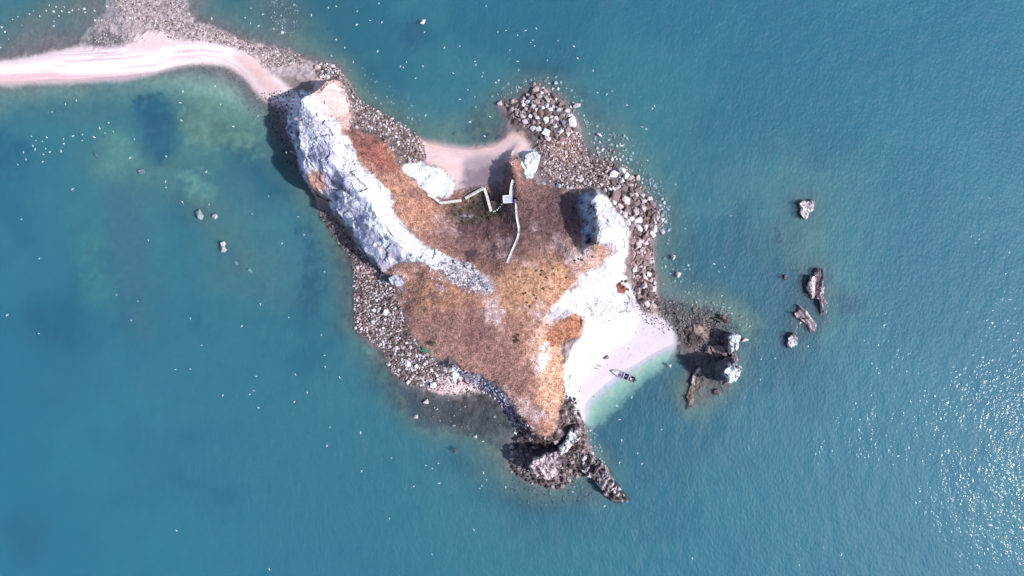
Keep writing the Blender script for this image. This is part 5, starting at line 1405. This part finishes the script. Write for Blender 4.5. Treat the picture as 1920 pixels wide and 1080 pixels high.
def heap(name, lx, ly, sx, sy, h_, mat, label, cat, seed):
    r = random.Random(seed); n = 10; V, F = [], []
    for j in range(n):
        for i in range(n):
            u_, v_ = i / (n - 1) * 2 - 1, j / (n - 1) * 2 - 1
            e_ = max(0, 1 - max(abs(u_), abs(v_)) ** 3)
            V.append((u_ * sx, v_ * sy, h_ * e_ * (0.7 + r.uniform(0, .5))))
    for j in range(n - 1):
        for i in range(n - 1):
            a = j * n + i; F.append((a, a + 1, a + n + 1, a + n))
    o = mesh_obj(name, V, F, mat); o.location = in_boat(lx, ly, 0.32); o.rotation_euler = (0, 0, bang)
    tag(o, label, cat)
heap('net_heap', -1.2, 0.55, 0.75, 0.45, 0.6, M_darkg, 'dark net heap amidships in the boat, near side of the upper gunwale', 'net', 1)
heap('net_heap', -1.4, -0.6, 0.85, 0.4, 0.6, M_darkg, 'dark net heap amidships in the boat by the lower gunwale', 'net', 2)
heap('net_heap', -3.9, -0.55, 0.4, 0.45, 0.7, M_darkg, 'dark gear heap in the lower corner of the boat\'s stern', 'net', 3)
heap('net_heap', -2.8, 0.6, 0.5, 0.35, 0.5, M_darkg, 'dark gear heap near the boat\'s stern by the upper gunwale', 'net', 4)
for (lx, ly, lab) in [(1.1, 0.35, 'dark red crate just behind the boat\'s foredeck'), (-3.75, 0.2, 'dark red crate in the boat\'s stern')]:
    V, F = [], []
    box_geo(V, F, Vector((0, 0, 0.05)), 0.8, 0.6, 0.1)
    for (cx_, cy_, sx, sy) in [(-.37, 0, .06, .6), (.37, 0, .06, .6), (0, -.27, .68, .06), (0, .27, .68, .06)]:
        box_geo(V, F, Vector((cx_, cy_, 0.32)), sx, sy, 0.44)
    o = mesh_obj('crate', V, F, M_red); o.location = in_boat(lx, ly, 0.36); o.rotation_euler = (0, 0, bang + 0.1)
    tag(o, lab, 'crate')

# ------------------------------------------------------------------ people
M_cloth = plain('dark_clothes', (0.03, 0.03, 0.04), 0.2, 6, 0.1)
M_skin = plain('skin', (0.45, 0.28, 0.20), 0.05, 6, 0.0, 0.6)
M_hair = plain('black_hair', (0.012, 0.010, 0.010), 0.1, 9, 0.1, 0.5)
def person(px, py, face, label, stride):
    J = {}; E = []
    def add(nm, co, r, par=None):
        J[nm] = (Vector(co), r, len(J))
        if par: E.append((J[par][2], J[nm][2]))
    add('pelvis', (0, 0, .95), .14); add('spine', (0, .01, 1.15), .13, 'pelvis'); add('chest', (0, .02, 1.36), .15, 'spine'); add('neck', (0, .02, 1.5), .06, 'chest')
    add('head', (0, .04, 1.6), .095, 'neck'); add('nose', (0, .06, 1.68), .085, 'head'); add('crown', (0, .03, 1.73), .06, 'nose')
    for s_, n_ in ((-1, 'l'), (1, 'r')):
        add('sh' + n_, (s_ * .19, .02, 1.42), .065, 'chest'); add('el' + n_, (s_ * .26, -.02, 1.14), .045, 'sh' + n_); add('wr' + n_, (s_ * .27, .10, .92), .032, 'el' + n_); add('pa' + n_, (s_ * .27, .13, .84), .03, 'wr' + n_)
        for f_ in range(4):
            add(f'f{f_}{n_}', (s_ * (.27 + (f_ - 1.5) * .006), .11 + f_ * .02, .77 - .01 * (f_ in (1, 2))), .009, 'pa' + n_)
        add('th' + n_, (s_ * .235, .17, .82), .01, 'pa' + n_)
        add('hi' + n_, (s_ * .1, 0, .88), .095, 'pelvis'); add('kn' + n_, (s_ * .12, .06 + s_ * stride, .5), .065, 'hi' + n_); add('an' + n_, (s_ * .13, s_ * stride * 1.4, .09), .045, 'kn' + n_); add('to' + n_, (s_ * .15, .17 + s_ * stride * 1.4, .04), .04, 'an' + n_)
    me = bpy.data.meshes.new('body'); names = list(J)
    me.from_pydata([tuple(J[n][0]) for n in names], E, [])
    o = bpy.data.objects.new('tmp', me); col.objects.link(o)
    sk = o.modifiers.new('skin', 'SKIN'); sb = o.modifiers.new('sub', 'SUBSURF'); sb.levels = 1
    for i, n in enumerate(names):
        me.skin_vertices[0].data[i].radius = (J[n][1], J[n][1]); me.skin_vertices[0].data[i].use_root = (i == 0)
    dg = bpy.context.evaluated_depsgraph_get()
    m2 = bpy.data.meshes.new_from_object(o.evaluated_get(dg))
    bpy.data.objects.remove(o)
    m2.materials.clear(); m2.materials.append(M_cloth); m2.materials.append(M_skin)
    for p in m2.polygons:
        c_ = p.center
        p.material_index = 1 if c_.z > 1.5 or (abs(c_.x) > .2 and c_.z < .92) else 0
    x, y, g = ground(px, py)
    b_ = bpy.data.objects.new('person', m2); col.objects.link(b_)
    b_.location = (x, y, g); b_.rotation_euler = (0, 0, face)
    bm = bmesh.new(); bmesh.ops.create_uvsphere(bm, u_segments=12, v_segments=8, radius=.115)
    for v in list(bm.verts):
        if v.co.z < -.03 and v.co.y > -.02: bm.verts.remove(v)
    hm = bpy.data.meshes.new('hair'); bm.to_mesh(hm); bm.free(); hm.materials.append(M_hair)
    h_ = bpy.data.objects.new('hair', hm); col.objects.link(h_); h_.parent = b_; h_.location = (0, .02, 1.70)
    tag(b_, label, 'person')
person(1120.6, 691.6, 2.2, 'person in dark clothes standing on the white beach, lower of the two', 0.05)
person(1124, 686.2, -0.6, 'person in dark clothes standing on the white beach, upper of the two', 0.12)

# ------------------------------------------------------------------ gulls
M_gull = attr_mat('gull_plumage', 8, 0.05, 0.0, 0.7)
def gull_mesh(flying, seed):
    V, F, C = [], [], []
    secs = [(-.32, .015, .0), (-.22, .05, .0), (-.08, .085, -.01), (.06, .085, 0), (.15, .055, .02), (.20, .05, .035), (.25, .04, .04), (.30, .008, .03)]
    n = 8
    for (x_, r_, z_) in secs:
        for k in range(n):
            a = k / n * 2 * math.pi; V.append((x_, r_ * math.cos(a), z_ + r_ * math.sin(a) * .9))
            C.append((.78, .78, .78) if x_ < .29 else (.6, .4, .08))
    for i in range(len(secs) - 1):
        for k in range(n):
            a, b = i * n + k, i * n + (k + 1) % n; F.append((a, b, b + n)); F.append((a, b + n, a + n))
    F += [(0, k + 1, k) for k in range(1, n - 1)]
    b = len(V)   # tail fan
    V += [(-.30, -.03, .01), (-.30, .03, .01), (-.44, .07, .0), (-.44, -.07, .0)]; C += [(.8, .8, .8)] * 4; F += [(b, b + 1, b + 2), (b, b + 2, b + 3)]
    d = random.Random(seed)
    up = d.uniform(.05, .22)
    for s_ in (-1, 1):
        if flying:
            st_ = [(.05, .12, -.12, .02), (.30, .17, -.06, up), (.48, .13, -.06, up * .9), (.70, .0, -.10, up * .4)]
        else:
            st_ = [(.07, .10, -.10, .07), (.10, .04, -.22, .09), (.09, -.06, -.32, .07), (.05, -.2, -.38, .05)]
        b = len(V)
        for i, (yy, x1_, x2_, zz_) in enumerate(st_):
            V += [(x1_, s_ * yy, zz_ + .012), (x2_, s_ * yy, zz_ + .012), (x1_, s_ * yy, zz_ - .012), (x2_, s_ * yy, zz_ - .012)]
            c_ = (.70, .71, .73) if i < 3 else (.45, .45, .47); C += [c_, c_, (.8, .8, .8), (.8, .8, .8)]
        for i in range(3):
            a = b + 4 * i
            F += [(a, a + 4, a + 5), (a, a + 5, a + 1), (a + 2, a + 3, a + 7), (a + 2, a + 7, a + 6), (a, a + 2, a + 6), (a, a + 6, a + 4), (a + 1, a + 5, a + 7), (a + 1, a + 7, a + 3)]
    o = fast_mesh('gull', np.array(V), np.array(F), M_gull, np.array(C)); me = o.data
    bpy.data.objects.remove(o); return me
GULLS = [gull_mesh(True, i) for i in range(4)] + [gull_mesh(False, 9)]
Z1 = [(430,565),(368,585),(293,630),(612,691),(562,722),(590,748),(638,741),(178,767),(264,773),(411,765),(464,758),(530,772),(203,792),(238,795),(358,780),(462,791),(360,808),(185,820),(198,841),(258,836),(280,855),(344,850),(133,857),(147,896),(245,868),(241,910),(101,927),(732,888),(935,879),(1013,578),(1030,515),(1210,487),(1241,587),(1021,678),(1313,711),(1451,653),(757,781),(1160,967),(932,1022),(935,1054),(409,1065),(1610,859),(1638,853),(1412,48),(1378,101),(1410,131),(1455,147),(1479,80),(1192,105),(1847,43),(1891,36),(1752,85),(1892,222)]
Z2 = [(90,63),(212,20),(814,35),(162,115),(228,125),(87,140),(468,181),(880,181),(925,173),(992,199),(1037,172),(1098,161),(1080,226),(1064,240),(1088,258),(1219,230),(1308,260),(580,268),(667,260),(949,281),(1330,328),(1160,338),(992,346),(751,346),(757,365),(998,394),(1416,398),(20,267),(205,289),(68,349),(367,348),(333,374),(349,380),(459,372),(630,412),(797,409),(793,430),(419,440),(711,504),(751,546),(667,558),(756,602),(836,656),(474,649),(724,686),(870,465),(885,453),(1170,468),(1522,510),(1494,530),(1441,522),(1607,591),(1762,596),(1750,611),(1691,713),(1714,726),(1721,902),(1882,1038),(1366,650),(806,766)]
Z3 = [(120,154),(222,375),(1027,57),(1176,71),(1511,22),(1420,124),(1676,139),(1710,241),(834,272),(1587,290),(1824,448),(1465,632),(777,615),(739,722),(1071,711),(1361,754),(1625,706),(1808,804),(1824,918),(1829,983),(1911,1043),(1663,1027),(1442,1037),(986,998),(1072,996),(1135,861),(40,693),(219,796),(654,580)]
Z4 = [(272,134),(14,205),(178,405),(235,423),(203,447),(32,411),(221,584),(1727,36),(1818,104),(1064,965),(1838,341)]
Z5 = [(1253,65),(1406,58),(1428,38),(1728,49),(1656,101),(1454,133),(1857,242),(1840,347),(994,825),(1516,1042)]
Z6 = [(109,274),(115,490),(280,416),(475,457),(512,475),(547,446),(408,576),(551,558),(271,757),(512,958),(747,821),(798,322),(800,500),(817,538),(791,574),(779,587),(925,580),(1301,607),(1482,687),(1692,448),(1667,390),(1801,255),(1577,318),(1565,442),(1550,122),(1634,76),(1566,200),(640,235)]
Z7 = [(54,981),(1212,405),(893,960)]
gl = []
for Z, (ox, oy) in ((Z1, (0, 0)), (Z2, (640, 0)), (Z3, (0, 360)), (Z4, (1280, 360)), (Z5, (0, 720)), (Z6, (640, 720)), (Z7, (1280, 720))):
    gl += [(ox + a / 3, oy + b / 3) for a, b in Z]
def gull_area(px, py):
    if px < 640 and py < 360: return ('just below the sandbar' if py < 235 else 'by the dark patch under the sandbar' if px < 250 else 'off the western cliff') if py > 150 else 'above the sandbar'
    if py < 360: return 'above the north bay' if px < 900 else 'above the northern point' if px < 1100 and py < 130 else 'right of the northern point'
    if px < 660: return 'west of the island'
    if px > 1220: return 'east of the island'
    return 'south of the island'
rg = random.Random(3)
gtag = []
for i, (px, py) in enumerate(gl):
    fly = rg.random() < 0.7
    h_ = rg.uniform(2, 14) if fly else 0.04
    x, y = W(px, py, h_)
    o = bpy.data.objects.new('gull', GULLS[i % 4] if fly else GULLS[4]); col.objects.link(o)
    s_ = rg.uniform(0.5, 0.8) if fly else 0.85
    o.scale = (s_, s_, s_)
    o.location = (x, y, h_); o.rotation_euler = (rg.uniform(-.25, .25) if fly else 0, rg.uniform(-.1, .1) if fly else 0, rg.uniform(0, 6.28))
    gtag.append((px, py, gull_area(px, py), fly, o))
NUM = ['leftmost', 'second from left', 'third from left', 'fourth from left', 'fifth from left', 'sixth from left', 'seventh from left', 'eighth from left', 'ninth from left', 'tenth from left', 'eleventh from left', 'twelfth from left']
gb = {}
for q in gtag: gb.setdefault((q[2], q[3]), []).append(q)
for (ar, fly), L_ in gb.items():
    L_.sort(key=lambda q: q[0])
    for i, q in enumerate(L_):
        j = len(L_) - 1 - i
        pos = NUM[i] if i < 12 else NUM[j].replace('left', 'right') if j < 12 else 'in the middle'
        verb = 'flying over' if fly else 'sitting on'
        tag(q[4], f'white gull {verb} water {ar}, {pos}' + ('' if pos != 'in the middle' else ' of the flock'), 'gull', ('gulls flying ' if fly else 'gulls sitting ') + ar)
